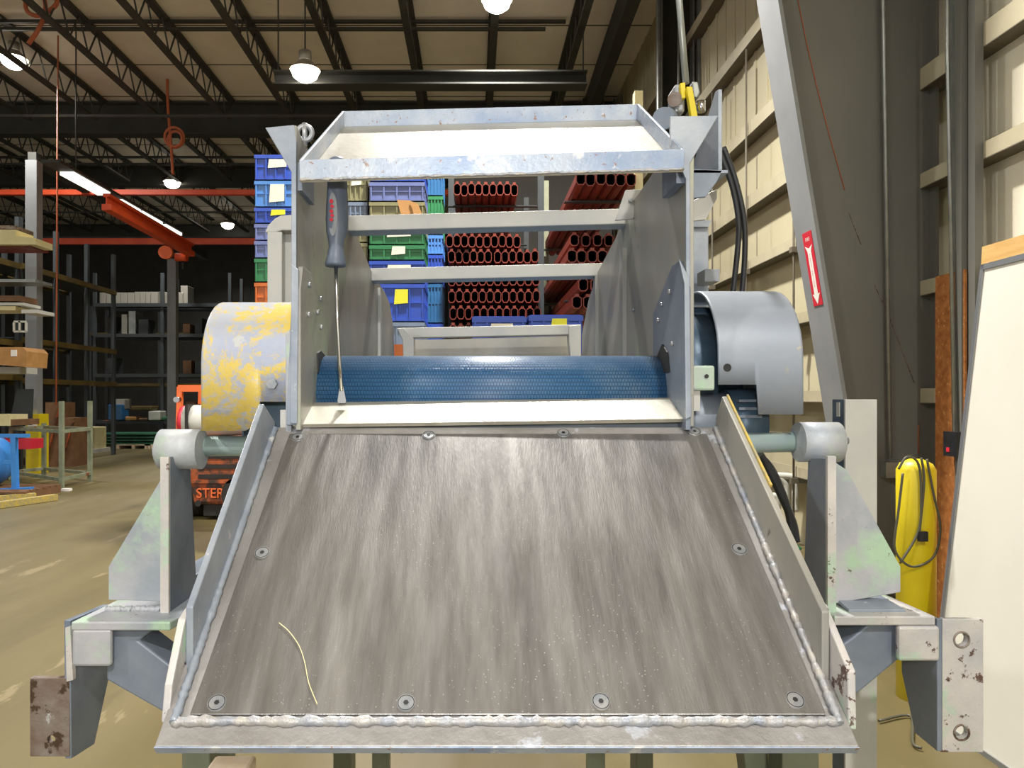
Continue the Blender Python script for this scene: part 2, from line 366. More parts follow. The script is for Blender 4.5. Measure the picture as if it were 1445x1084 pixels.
# twin bracing rods
for k, (y, z, x0, x1) in enumerate(((12.9, 7.93, -14, 1.6), (12.9, 7.80, -14, 1.25), (14.9, 7.05, -14, -1.3), (19.2, 7.44, -16, -4), (19.2, 7.62, -16, -4), (24, 7.4, -18, -5))):
    tag(MB().beam((x0, y, z), (x1, y, z), .06, .05).build('bracing_angle', M['joist']),
        ('upper of the two thin bracing angles crossing the near joists', 'lower of the two thin bracing angles crossing the near joists', 'long thin bracing angle just in front of the deep girder',
         'lower bracing angle between the first two girders', 'upper bracing angle between the first two girders', 'bracing angle beyond the second girder')[k], 'bracing')
# lamps
LL = ['high bay lamp glowing at the top edge above the tray', 'high bay lamp at the left end of the short dark beam', 'high bay lamp at the upper left beside the orange cord loop',
      'high bay lamp under the hanging orange cord coil', 'farthest small high bay lamp above the lower orange crane beam']
for i, p in enumerate(LAMPS_SEEN):
    t = thing('high_bay_lamp', p, LL[i], 'lamp')
    MB().cyl((p[0], p[1], p[2]+.14), (p[0], p[1], p[2]+.3), .1, 20).build('ballast', M['lampbody'], t)
    MB().tube([(p[0], p[1], p[2]+.15), (p[0], p[1], p[2]+.08), (p[0], p[1], p[2])], [.1, .17, .24], 24, cap=False).build('reflector', M['lampbody'], t)
    MB().tube([(p[0], p[1], p[2]+.01), (p[0], p[1], p[2]-.03), (p[0], p[1], p[2]-.1), (p[0], p[1], p[2]-.16), (p[0], p[1], p[2]-.18)], [.2, .215, .19, .11, .03], 24).build('lens', M['glasslens'], t)
    MB().cyl((p[0], p[1], p[2]+.3), (p[0], p[1], ROOF-.01), .012, 6).build('hanger', M['steelwork'], t)

# tapered column beside the bollard
t = thing('tapered_column', (2.75, 5, 0), 'large dark grey tapered steel column against the right wall', 'column')
xi = lambda z: 2.01+.1637*(4.0-z)
MB().xz([(xi(0), 0), (3.06, 0), (3.06, 7.9), (xi(7.9), 7.9)], 4.995, 5.01).build('web', M['colmat'], t)
MB().xz([(xi(0)-.025, 0), (xi(0), 0), (xi(7.9), 7.9), (xi(7.9)-.025, 7.9)], 4.85, 5.15).build('inner_flange', M['col_light'], t)
MB().box(3.06, 3.085, 4.93, 5.07, 0, 7.9).build('outer_flange', M['colmat'], t)
cl_ = t
for l, rr_, m_ in (([(1126, 0), (1138, 60), (1152, 120), (1170, 190), (1192, 268)], .0028, 'cord'), ([(1198, 300), (1215, 345)], .002, 'rust'), ([(1234, 402), (1252, 440), (1275, 500), (1290, 540)], .003, 'rust'), ([(1296, 600), (1296, 640)], .003, 'cord')):
    MB().tube([P(a, b, 4.992) for a, b in l], rr_, 6).build('red_brown_line', M[m_], t)  # thin red-brown lines laid on the column web
MB().box(2.6, 3.09, 4.8, 5.2, 0, .02).build('base_plate', M['colmat'], t)
tag(MB().xz([(1.44, 7.2), (1.44, 7.9), (-26, 7.9), (-26, 7.3)], 4.99, 5.01).build('roof_girder', M['steelwork']), 'dark near girder meeting the top of the tapered column', 'roof girder')
# red arrow sign on the inner flange
t = thing('arrow_sign', (xi(2.02)-.03, 4.97, 2.02), 'narrow red sign with a white downward arrow on the tapered column', 'sign')
pl = lambda y, z, o=0: Vector((xi(z)-.0255-o, y, z))
def on_flange(pts, o0, o1): return MB().prism([pl(y, z, o0) for y, z in pts], [pl(y, z, o1) for y, z in pts])
on_flange([(4.91, 2.02), (5.04, 2.02), (5.04, 2.51), (4.91, 2.51)], 0, .003).build('plate', M['red'], t)
on_flange([(4.975, 2.03), (4.925, 2.10), (4.95, 2.095), (4.95, 2.38), (4.925, 2.42), (4.975, 2.40), (5.025, 2.42), (5.0, 2.38), (5.0, 2.095), (5.025, 2.10)], .003, .0045).build('arrow', M['white'], t)
text_mesh('\n'.join('FIREEXTINGUISHER'), .022, lambda u, v, q: pl(4.975-u, 2.355+v*.78, .005), 'lettering', M['red'], t)
text_mesh('FIRE', .034, lambda u, v, q: pl(4.975-u, 2.45+v, .0035), 'lettering', M['white'], t)

# columns farther along the right wall
for k, (y, x) in enumerate(((10.6, 2.88), (16.3, 2.85))):
    t = thing('wall_column', (x, y, 0), ('dark column with pipes behind the hoist on the right wall', 'farthest dark column on the right wall above the tray')[k], 'column')
    MB().box(x-.22, x+.2, y-.008, y+.008, 0, 7.9).build('web', M['endwall'], t)
    MB().box(x-.24, x-.22, y-.15, y+.15, 0, 7.9).build('flange', M['colmat'], t)
    MB().box(x+.2, x+.22, y-.15, y+.15, 0, 7.9).build('flange', M['colmat'], t)
for k, x in enumerate((930, 958, 979, 988)):
    y = 10.3; X = WX(x, y)
    tag(MB().cyl((X, y, 0), (X, y, 7.9), (.03, .02, .012, .05)[k], 8).build('wall_pipe', M['galv']), ('leftmost of the four pipes standing in front of the dark wall column', 'second from left of four pipes at the dark wall column',
        'thin third pipe beside the dark wall column', 'thick rightmost of the four pipes at the dark wall column')[k], 'pipe')
t = thing('wall_ladder', (2.8, 15.2, 3), 'pale ladder going up to the roof above the tray corner', 'ladder')
for X in (WX(851, 15.2), WX(877, 15.2)): MB().cyl((X, 15.2, 3), (X, 15.2, 7.6), .03, 8).build('rail', M['galv'], t)
for i in range(8): MB().cyl((WX(851, 15.2), 15.2, 3.4+.56*i), (WX(877, 15.2), 15.2, 3.4+.56*i), .022, 8).build('rung', M['galv'], t)
t = thing('ceiling_duct_box', (2.45, 15.8, 6.7), 'dark unit hanging at the roof beside the ladder', 'roof unit')
MB().box(2.3, 2.62, 15.6, 16.1, 6.3, 7.7).build('housing', M['endwall'], t)
MB().beam((1.9, 15.7, 7.3), (2.3, 15.7, 7.05), .04, .04).build('stay', M['joist'], t)
MB().beam((1.9, 15.7, 6.9), (2.3, 15.7, 7.0), .04, .04).build('stay', M['joist'], t)
# dark frame rafter along the wall top
tag(MB().beam((2.3, 5.2, 7.6), (2.5, 16.4, 7.6), .2, .5).build('eave_beam', M['steelwork']), 'dark eave beam running back along the top of the right wall', 'beam')

# conduits on tapered column and wall
t = thing('column_conduit', (WX(1255, 4.93), 4.93, .9), 'thin pale conduit running down the tapered column to a junction box', 'conduit')
MB().tube([(WX(1246, 4.95), 4.95, 7.8), (WX(1246, 4.95), 4.95, 4.05), (WX(1256, 4.95), 4.95, 1.0)], .014, 8).build('pipe', M['galv'], t)
MB().box(WX(1247, 4.95), WX(1270, 4.95), 4.92, 4.994, WZ(674, 4.95), WZ(652, 4.95)).build('junction_box', M['galv'], t)
t = thing('wall_conduit', (2.9, 4.5, 1.1), 'pale vertical conduit over the particle board to a black switch', 'conduit')
xx = 2.9
yy = lambda px: xx*F/(px-CX)
MB().tube([(xx, yy(1336), 7.6), (xx, yy(1337), 3.5), (xx, yy(1347), 1.2)], .012, 8).build('pipe', M['galv'], t)
MB().box(xx-.03, xx+.01, yy(1356), yy(1338), WZ(642, 4.6), WZ(608, 4.6)).build('switch_box', M['black'], t)
MB().box(xx-.034, xx-.03, yy(1347), yy(1343), WZ(636, 4.6), WZ(630, 4.6)).build('red_button', M['red'], t)
for k, (px, x) in enumerate(((1344, 2.98), (1352, 2.92), (1371, 2.95))):
    y = x*F/(px-CX)
    tag(MB().box(x, x+.05, y-.03, y+.03, 0, 7.8).build('wall_stud', (M['galv'], M['colmat'], M['colmat'])[k]), ('pale vertical stud just right of the tapered column', 'dark vertical stud between the conduit and the door track', 'dark track post at the edge of the near cream wall panel')[k], 'stud')
tag(MB().box(2.93, 2.945, 4.44, 4.72, 0, 2.17).build('particle_board', M['osb']), 'tall orange-brown particle board strip standing behind the yellow bollard', 'board')
tag(MB().prism([(2.30, 2.4, 0), (2.30, 3.54, 0), (2.42, 3.54, 2.12), (2.42, 2.4, 2.12)], [(2.33, 2.4, 0), (2.33, 3.54, 0), (2.45, 3.54, 2.12), (2.45, 2.4, 2.12)]).build('plywood_sheet', M['ply']), 'tan plywood sheet leaning behind the white board', 'board')
# white framed board leaning
t = thing('white_panel', (2.05, 2.6, 0), 'large white panel with a metal edge leaning at the right', 'panel')
def lean(y0, y1, z0, z1, o0, o1):
    f = lambda y, z, o: (2.0+.115*z+o, y, z)
    return MB().prism([f(y0, z0, o0), f(y1, z0, o0), f(y1, z1, o0), f(y0, z1, o0)], [f(y0, z0, o1), f(y1, z0, o1), f(y1, z1, o1), f(y0, z1, o1)])
lean(1.7, 3.24, .02, 1.96, 0, .02).build('sheet', M['board'], t)
for (a, b, c, d) in ((1.69, 3.26, 0, .02), (1.69, 3.26, 1.96, 1.985), (3.24, 3.262, 0, 1.985), (1.68, 1.7, 0, 1.985)):
    lean(a, b, c, d, -.006, .026).build('edge_strip', M['alu'], t)

# yellow bollards
def bollard(x, y, h, r, label):
    t = thing('bollard', (x, y, 0), label, 'bollard')
    MB().tube([(x, y, 0), (x, y, h-.05), (x, y, h-.02), (x, y, h)], [r, r, r*.82, r*.35], 28).build('post', M['yellow'], t)
    return t
bollard(2.07, 3.48, 1.115, .083, 'yellow steel bollard with a grey cord looped over it')
bollard(2.13, 4.35, .60, .075, 'lower yellow post seen behind the right bracket')
# cord over bollard
c = Vector((2.07, 3.48, 0))
t = thing('extension_cord', (2.07, 3.39, .3), 'thin dark cord looped over the yellow bollard with a plug', 'cord')
def pxp(l, Y): return [P(a, b, Y) for a, b in l]
def smooth(pts, n=6):
    pts = [Vector(p) for p in pts]; out = []
    for i in range(len(pts)-1):
        p0 = pts[max(i-1, 0)]; p1 = pts[i]; p2 = pts[i+1]; p3 = pts[min(i+2, len(pts)-1)]
        for k in range(n):
            u = k/n; out.append(.5*((2*p1)+(-p0+p2)*u+(2*p0-5*p1+4*p2-p3)*u*u+(-p0+3*p1-3*p2+p3)*u**3))
    return out+[pts[-1]]
for l in ([(1268, 662), (1280, 645), (1296, 655), (1300, 700), (1296, 750), (1270, 795)], [(1300, 646), (1304, 680), (1298, 745), (1297, 752)], [(1308, 648), (1318, 700), (1327, 745), (1318, 785), (1290, 800), (1270, 790)], [(1274, 668), (1268, 720), (1262, 770), (1272, 792)]):
    MB().tube(smooth(pxp(l, 3.385)), .0055, 8).build('cable', M['greywire'], t)
MB().box(WX(1296, 3.38), WX(1308, 3.38), 3.37, 3.39, WZ(764, 3.38), WZ(750, 3.38)).build('plug', M['black'], t)
# wall pipes right, behind bracket
t = thing('drain_pipe', (WX(1105, 7), 7, .5), 'white plastic drain pipes on the cream wall behind the right bracket', 'pipe')
for l in ([(1080, 672), (1108, 672), (1121, 676), (1122, 690), (1122, 722)], [(1095, 672), (1108, 685), (1109, 714)], [(1088, 700), (1096, 705), (1096, 745)]):
    MB().tube(smooth(pxp(l, 7.0)), .033, 12).build('pipe_run', M['pvc'], t)

MB().box(WX(1100, 7), XW, 6.98, 7.04, WZ(682, 7), WZ(676, 7)).build('wall_clamp', M['galv'], t)
# ------------------------------------------------------------ left and far background
t = thing('building_column', (WX(48, 14), 14, 0), 'grey steel column with a yellow wrapped foot at the left', 'column')
MB().box(WX(40, 14), WX(56, 14), 13.9, 14.1, 0, WZ(228, 14)).build('post', M['col_light'], t)
MB().box(WX(39, 13.85), WX(57, 13.85), 13.8, 14.12, 0, WZ(584, 14)).build('yellow_guard', M['yellow'], t)
MB().box(WX(40, 13.8), WX(52, 13.8), 13.78, 13.8, WZ(602, 13.8), WZ(597, 13.8)).build('notice', M['white'], t)
tag(MB().box(WX(238, 20), WX(250, 20), 19.9, 20.1, 0, WZ(366, 20)).build('building_column', M['col_light']), 'slim grey column standing under the orange crane hoist', 'column')
# grey runway beam running back to the hoist, with strip lights and orange beam beside
def along(x0, y0, x1, y1, Ya, Yb): return P(x0, y0, Ya), P(x1, y1, Yb)
a = Vector((WX(45, 14), 14, WZ(222, 14))); b = Vector((a.x, 23, a.z-.15))
tag(MB().beam(a, b, .16, .2).build('runway_beam', M['steelwork']), 'grey runway beam running back from the top of the left column', 'beam')
t = thing('orange_crane_beam', (WX(150, 12), 12, 4.4), 'orange hoist beam slanting back between the two crane beams', 'crane beam')
a = P(150, 292, 12.5); b = Vector((a.x+.1, 16.0, a.z-.12))
MB().beam(a, b, .16, .1).build('flange', M['orange'], t); MB().beam(a+Vector((0, 0, .2)), b+Vector((0, 0, .2)), .12, .05).build('flange', M['orange'], t); MB().beam(a+Vector((0, 0, .1)), b+Vector((0, 0, .1)), .02, .2).build('web', M['orange'], t)
t = thing('chain_hoist', P(240, 362, 16), 'small orange electric chain hoist at the end of the slanting beam', 'hoist')
MB().cyl(P(233, 356, 15.9), P(236, 357, 16.4), .14, 20).build('motor_drum', M['truck_clean'], t)
MB().cyl(P(248, 363, 16), P(264, 363, 16), .09, 16).build('gearbox', M['orange'], t)
MB().cyl(P(258, 368, 16), P(258, 380, 16), .03, 8).build('chain', M['truck_dark'], t)
tag(MB().cyl((-7.05, 13.2, 5.37), (-7.05, 13.2, ROOF), .012, 6).build('light_hanger', M['steelwork']), 'thin rod holding the strip lights near the left column', 'hanger')
t = thing('strip_light', P(150, 290, 13), 'row of white strip lights running back beside the grey runway beam', 'strip light')
xs = -7.05
for (ya, yb) in ((12.9, 14.2), (14.7, 15.5), (15.6, 16.6), (16.8, 17.7)):
    MB().box(xs-.12, xs+.12, ya, yb, 5.27, 5.33).build('tube', M['tube'], t)
MB().box(xs-.16, xs+.16, 12.4, 17.9, 5.33, 5.38).build('reflector', M['steelwork'], t)
for k, (py, Y, x0, x1, hh) in enumerate(((272, 16, -60, 640, 7), (341, 18.5, 56, 640, 8))):
    tag(MB().box(WX(x0, Y), WX(x1, Y), Y-.06, Y+.06, WZ(py+hh/2, Y), WZ(py-hh/2, Y)).build('orange_crane_beam', M['orange']), ('upper long orange crane beam across the hall, above the hoist beam', 'lower long orange crane beam with a grey top, at the hoist')[k], 'crane beam')
tag(MB().box(WX(56, 18.5), WX(640, 18.5), 18.46, 18.54, WZ(337, 18.5), WZ(334.5, 18.5)).build('cable_track', M['steelwork']), 'thin grey cable track lying on the lower orange crane beam', 'track')
# cords hanging
tag(MB().tube(smooth(pxp([(236, 111.6), (237, 150), (241, 200), (244, 246)], 15.4)), .03, 8).build('hanging_cord', M['cord']), 'orange cord hanging down to the lamp near the left centre', 'cord')
m = MB(); m.ring(P(246, 194, 15.4), (0, 1, .2), .2, .028); m.ring(P(247, 196, 15.38), (.2, 1, 0), .16, .028); tag(m.build('cord_coil', M['cord']), 'coil of orange cord hanging above the lamp', 'cord')
m = MB().tube(smooth(pxp([(36, -5), (38, 15), (55, 22), (78, 8), (80, -6)], 12)), .035, 8); m.tube(smooth(pxp([(62, -5), (64, 15), (55, 40), (40, 62)], 12.2)), .035, 8)
tag(m.build('cord_loop', M['cord']), 'loop of orange cord hanging in the top left corner', 'cord')
tag(MB().cyl(Vector((WX(82, 13.5), 13.5, ROOF-.02)), P(79, 572, 13.5), .014, 6).build('pull_rope', M['cord']), 'thin red rope hanging straight down beside the left column', 'rope')

# storage racks: a depth-wise one and a transverse one
def rack_x(name, x0, x1, Y, D, levels, posts, label, beamm):
    t = thing(name, ((x0+x1)/2, Y, 0), label, 'storage rack')
    n = posts
    for i in range(n):
        x = x0+(x1-x0)*i/(n-1)
        for y in (Y, Y+D): MB().box(x-.045, x+.045, y-.04, y+.04, 0, max(levels)+.9).build('upright', M['rack_post'], t)
    for z in levels:
        for y in (Y-.05, Y+D+.05): MB().box(x0, x1, y-.03, y+.03, z-.1, z).build('beam', beamm, t)
        MB().box(x0, x1, Y, Y+D, z-.02, z).build('deck', M['rack_post'], t)
    return t
def rack_y(name, y0, y1, X, D, levels, posts, label, beamm):
    t = thing(name, (X, (y0+y1)/2, 0), label, 'storage rack')
    for i in range(posts):
        y = y0+(y1-y0)*i/(posts-1)
        for x in (X, X-D): MB().box(x-.04, x+.04, y-.045, y+.045, 0, max(levels)+.9).build('upright', M['rack_post'], t)
    for z in levels:
        for x in (X+.05, X-D-.05): MB().box(x-.03, x+.03, y0, y1, z-.11, z).build('beam', beamm, t)
        MB().box(X-D, X, y0, y1, z-.02, z).build('deck', M['rack_post'], t)
    return t
rack_x('pallet_rack', WX(134, 22), WX(420, 22), 22, 1.1, (.75, 2.12, 3.3, 4.2), 4, 'long dark storage rack across the back of the hall', M['rack_post'])
rack_x('pallet_rack', WX(128, 25), WX(420, 25), 25, 1.1, (1.9, 3.6), 4, 'second rack with yellow beams behind the long dark rack', M['rack_yellow'])
rack_y('pallet_rack', 14.6, 18.4, -8.9, 1.1, (1.8, 2.6, 4.05), 4, 'rack with yellow beams running back behind the left column', M['rack_yellow'])
rack_y('pallet_rack', 10.5, 14.3, -8.75, 1.2, (1.85, 2.5, 3.25, 3.98), 3, 'near left rack loaded with boards and timber', M['rack_yellow'])
# goods on the racks
def goods(name, x0, x1, Y, d, z0, z1, m, label, cat, group=None, bevel=.01):
    o = MB().box(x0, x1, Y, Y+d, z0, z1).build(name, m, bevel=bevel); return tag(o, label, cat, group)
x = WX(138, 22)
i = 0
while x < WX(250, 22):
    wd = random.choice((.16, .2, .22)); goods('grey_carton', x, x+wd-.01, 22.1, .6, 4.2, 4.2+random.choice((.34, .36, .37)), M['pvc' if i % 5 < 0 else 'lampbody'], 'pale upright carton in the row on the top shelf of the long rack', 'carton', 'pale cartons on the top rack shelf'); x += wd; i += 1
for k, (a, b2, z0, z1, mm) in enumerate(((168, 176, 3.3, 3.9, 'lampbody'), (178, 188, 3.3, 4.0, 'galv'), (192, 206, 3.3, 3.75, 'rack_post'), (148, 158, 3.3, 3.85, 'steelwork'), (252, 262, 4.2, 4.75, 'lampbody'))):
    goods('machine_part_box', WX(a, 22), WX(b2, 22), 22.15, .5, z0, z1, M[mm], ('tall grey box at left of the second shelf of the long rack', 'tall pale box in the middle of the second shelf', 'squat grey box on the second shelf of the long rack', 'dark grey box at the far left of the second shelf', 'stack of pale parts right of the slim column on the top shelf')[k], 'box')
gd = [(152, 172, 571, 600, 'tote_teal', 'blue motor casing on the low rack shelf', 'motor'), (158, 176, 563, 578, 'lampbody', 'tan drum resting on the blue motor casing', 'drum'), (146, 160, 594, 604, 'truck', 'orange brown part at the left of the low shelf', 'part'),
      (176, 192, 588, 600, 'cardboard', 'tan curved carton on the low shelf', 'carton'), (195, 208, 590, 603, 'brownwood', 'dark brown crate on the low shelf', 'crate'), (209, 226, 580, 601, 'pvc', 'white stacked papers box on the low shelf', 'box'), (184, 215, 573, 579, 'rack_yellow', 'flat yellow-green bar above the low shelf goods', 'bar'), (228, 238, 588, 602, 'green', 'green machine part beside the slim column', 'part')]
for a, b2, y0, y1, mm, lb, cat in gd:
    Y = 21.6 if mm != 'lampbody' else 21.75
    z0 = max(WZ(y1, Y), .0); goods({'motor': 'motor_casing', 'drum': 'drum', 'part': 'machine_part', 'carton': 'carton', 'crate': 'crate', 'box': 'paper_box', 'bar': 'steel_bar'}[cat], WX(a, Y), WX(b2, Y), Y, .45, z0 if z0 > .78 else .76, WZ(y0, Y), M[mm], lb, cat, bevel=.03)
for k in range(4):
    goods('green_frame', WX(137, 20.6), WX(228, 20.6), 20.6, .9, .12+.085*k, .17+.085*k, M['green'], ('lowest', 'second', 'third', 'topmost')[k]+' of the stacked long green frames on the floor by the back rack', 'frame')
def pallet(x, y, w, d, z=0, label='', m='wood', h=.12):
    t = thing('pallet', (x+w/2, y+d/2, z), label, 'pallet')
    for i in range(3): MB().box(x+i*(w-.09)/2, x+.09+i*(w-.09)/2, y, y+d, z, z+h*.75).build('runner', M[m], t)
    for i in range(6): MB().box(x, x+w, y+i*(d-.1)/5, y+.1+i*(d-.1)/5, z+h*.75, z+h).build('deck_board', M[m], t)
    return t
pallet(WX(165, 20.6), 20.55, .95, 1.0, label='wooden pallet under the green frames'); pallet(WX(205, 20.6), 20.55, .45, 1.0, label='short wooden pallet right under the green frames')
t = thing('pedestal_machine', (WX(121, 19), 19, 0), 'pale cream machine with a tall post by the back rack', 'machine')
MB().box(WX(110, 19), WX(134, 19), 19, 19.6, .1, WZ(603, 19)).build('cabinet', M['cream'], t, bevel=.02); MB().box(WX(124, 19), WX(129, 19), 18.95, 19.05, .1, WZ(567, 19)).build('post', M['sage'], t)
MB().box(WX(105, 19), WX(137, 19), 18.9, 19.7, 0, .1).build('base', M['pvc'], t)
random.seed(11)
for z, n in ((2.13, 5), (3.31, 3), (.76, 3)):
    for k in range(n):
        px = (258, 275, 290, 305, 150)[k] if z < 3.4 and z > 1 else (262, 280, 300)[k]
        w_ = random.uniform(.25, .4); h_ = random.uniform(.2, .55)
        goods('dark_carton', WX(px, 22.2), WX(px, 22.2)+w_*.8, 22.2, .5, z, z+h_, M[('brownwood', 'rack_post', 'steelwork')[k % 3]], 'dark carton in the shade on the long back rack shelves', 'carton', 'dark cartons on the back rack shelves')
# brown timber crates behind table frame
for k, (a, b2, y0) in enumerate(((64, 84, 568), (86, 103, 590))):
    t = thing('timber_crate', (WX(a, 15.2), 15.2, 0), ('tall brown timber crate behind the green table frame', 'lower brown crate beside the tall one')[k], 'crate')
    MB().box(WX(a, 15.2), WX(b2, 15.2), 15.2, 15.8, 0, WZ(y0, 15.2)).build('body', M['brownwood'], t)
    MB().beam((WX(a, 15.15), 15.17, .1), (WX(b2, 15.15), 15.17, WZ(y0+5, 15.2)), .05, .03).build('brace', M['truck'], t)
# near left rack goods
tag(MB().pz([(-40, 324), (22, 324), (22, 333), (50, 336), (50, 345), (-40, 345)], 12.2, .5).build('board_stack', M['cream']), 'cream stack of boards on the top shelf at the left edge', 'boards')
for k, (x0, x1, y0, y1, mm, lb, cat) in enumerate(((-40, 22, 318, 323, 'rust', 'rusty bars lying on the cream board stack', 'bars'), (-40, 44, 346, 349, 'orange_rack', 'thin red bar under the cream board stack', 'bar'), (-40, 50, 394, 398, 'galv', 'long pale tube sticking out at the left rack', 'tube'),
        (-40, 28, 417, 425, 'brownwood', 'brown mixed scrap on the middle shelf of the left rack', 'scrap'), (-40, 33, 427, 431, 'pvc', 'pale bar under the brown scrap', 'bar'), (-40, 22, 432, 438, 'cream', 'short cream timber below the pale bar', 'timber'), (30, 53, 437, 442, 'pvc', 'white angle bracket end in front of the left column', 'bracket'),
        (-40, 14, 585, 601, 'cream', 'stack of pale timber low on the left rack', 'timber'), (14, 31, 592, 600, 'brownwood', 'short timber ends low on the left rack', 'timber'), (-40, 28, 518, 527, 'pvc', 'white flat carton under the cardboard box', 'carton'))):
    Y = 12.3+.02*k
    tag(MB().box(WX(x0, Y), WX(x1, Y), Y, Y+.5, WZ(y1, Y), WZ(y0, Y)).build({'bars': 'rusty_bars', 'bar': 'steel_bar', 'tube': 'steel_tube', 'scrap': 'scrap_pile', 'timber': 'timber', 'bracket': 'angle_bracket', 'carton': 'flat_carton'}[cat], M[mm]), lb, cat)
t = thing('cardboard_box', (WX(0, 12), 12, WZ(518, 12)), 'long brown cardboard box with a white label on the left rack', 'box')
MB().pz([(-40, 490), (32, 490), (38, 496), (36, 518), (-40, 512)], 12, .6).build('carton', M['cardboard'], t)
MB().box(WX(16, 12), WX(24, 12), 11.985, 12, WZ(503, 12), WZ(494, 12)).build('shipping_label', M['white'], t)
t = thing('window_frame_part', (WX(28, 12.4), 12.4, WZ(468, 12.4)), 'small pale square frame hanging under the left rack shelf', 'frame')
for (a, b2) in (((20, 455), (20, 468)), ((28, 453), (28, 468)), ((37, 455), (37, 468)), ((20, 468), (37, 468)), ((20, 454), (37, 454))): MB().beam(P(*a, 12.4), P(*b2, 12.4), .03, .03).build('bar', M['pvc'], t)
tag(MB().pz([(24, 549), (46, 549), (44, 600), (12, 600)], 13.2, .04).build('sheet_panel', M['rack_post']), 'grey slanted sheet panel leaning by the left column', 'panel')
# blue tank on stand
t = thing('blue_tank', (WX(-5, 10.6), 10.6, 0), 'bright blue tank in a blue pipe frame on a pallet at the left edge', 'tank')
MB().tube([P(-60, 650, 10.8), P(-40, 650, 10.8), P(-5, 650, 10.8), P(6, 650, 10.8), P(12, 650, 10.8)], [.3, .36, .36, .28, .1], 24).build('vessel', M['bluepaint'], t)
MB().beam(P(-50, 615, 10.5), P(41, 615, 10.5), .06, .05).build('rail', M['bluepaint'], t)
MB().beam(P(20, 615, 10.5), P(22, 690, 10.5), .07, .07).build('post', M['bluepaint'], t)
MB().beam(P(-50, 695, 10.5), P(45, 690, 10.5), .12, .05).build('rail', M['bluepaint'], t)
MB().beam(P(5, 652, 10.5), P(22, 652, 10.5), .05, .05).build('bracket', M['bluepaint'], t)
pallet(WX(-50, 10.4), 10.2, .96, .9, label='weathered pallet under the blue tank', m='brownwood')
tag(MB().box(WX(-50, 12.6), WX(42, 12.6), 12.6, 13, WZ(634, 12.6), WZ(620, 12.6)).build('red_bin', M['red']), 'red flat bin behind the blue tank frame', 'bin')
# green table frame
t = thing('table_frame', (WX(85, 12.4), 12.4, 0), 'rusty sage green open table frame on the floor left of centre', 'frame')
for (px, y) in ((16, 12.8), (87, 11.6), (127, 12.6), (62, 13.4)):
    MB().box(WX(px, y)-.03, WX(px, y)+.03, y-.03, y+.03, 0, WZ(566, 12.4) if px in (87, 127) else .95).build('leg', M['sage'], t)
for z in (.88, .13):
    q = [P(16, 600, 12.8), P(87, 600, 11.6), P(127, 600, 12.6), P(62, 600, 13.4)]
    for i in range(4):
        a2 = q[i].copy(); b2 = q[(i+1) % 4].copy(); a2.z = b2.z = z; MB().beam(a2, b2, .05, .05).build('rail', M['sage'], t)
tag(MB().box(WX(86, 11.2), WX(97, 11.2), 11.2, 11.3, 0, .035).build('floor_block', M['white']), 'small white block at the foot of the green table frame', 'block')
for k, (p0, p1) in enumerate((((-60, 727), (78, 707)), ((-60, 714), (50, 705)))):
    Y0 = 1.4*F/(p0[1]-CZ)+.05; Y1 = 1.4*F/(p1[1]-CZ)+.05
    a2 = P(*p0, Y0); b2 = P(*p1, Y1); a2.z = b2.z = .045
    tag(MB().beam(a2, b2, .1, .08).build('yellow_rail', M['dirty_yellow']), ('nearer of two yellow rails lying on the floor at the left', 'farther of two yellow rails lying on the floor at the left')[k], 'rail')

# forklift
t = thing('forklift', (-2.75, 9.2, 0), 'worn orange forklift seen from behind below the yellow worn guard', 'forklift')
Y = 8.5
MB().xz([(-3.2, .18), (-2.0, .18), (-1.95, .5), (-1.95, .95), (-3.2, .95), (-3.25, .5)], Y, Y+.7).build('counterweight', M['truck'], t, bevel=.04)
for k in range(4):
    z = .86-.115*k
    MB().box(-3.14, -2.62, Y-.012, Y+.0, z-.035, z+.015).build('grille_slot', M['truck_dark'], t)
MB().box(-3.24, -1.98, Y-.03, Y+.02, .43, .47).build('ridge', M['truck'], t)
MB().box(-3.2, -2.0, Y+.7, Y+2.1, .25, .8).build('body', M['truck_dark'], t, bevel=.03)
for sx in (-3.28, -1.92):
    for yy_ in (Y+.4, Y+1.9): MB().cyl((sx-.1, yy_, .27), (sx+.1, yy_, .27), .27, 24).build('wheel', M['truck_dark'], t)
MB().cyl((-2.66, Y-.03, .3), (-2.66, Y+.02, .3), .21, 28).build('steer_wheel_recess', M['truck_dark'], t)
MB().box(-3.1, -2.1, Y+.05, Y+.1, .05, .18).build('underside', M['truck_dark'], t)
text_mesh('STER', .2, lambda u, v, q: (-3.0+u*.74, Y-.016-q, .265+v*.78), 'lettering', M['truck_clean'], t, depth=.008)
for sx in (WX(252, 8.8), WX(300, 8.8)+.4):
    MB().beam((sx, 8.8, .8), (sx, 8.85, WZ(546, 8.8)), .06, .06).build('guard_post', M['truck_clean'], t)
MB().beam((WX(250, 8.8), 8.85, WZ(548, 8.8)), (-1.9, 8.85, WZ(548, 8.8)), .07, .08).build('guard_rail', M['truck_clean'], t)
MB().beam((WX(268, 9), 9.2, WZ(548, 9)), (WX(276, 9), 10.4, WZ(545, 9)), .05, .06).build('guard_rail', M['truck_clean'], t)
MB().beam((WX(276, 9), 9.2, WZ(548, 9)), (WX(274, 9), 9.2, .9), .06, .06).build('guard_post', M['truck_clean'], t)
MB().tube([(WX(254, 8.7), 8.7, 1.13), (WX(258, 8.7), 8.7, 1.13), (WX(264, 8.7), 8.7, 1.13)], [.1, .18, .19], 20).build('gas_bottle_end', M['red'], t)
MB().tube([(WX(264, 8.7), 8.7, 1.13), (WX(285, 8.7), 8.7, 1.13), (-2.5, 8.7, 1.13)], [.19, .19, .15], 20).build('gas_bottle', M['pvc'], t)
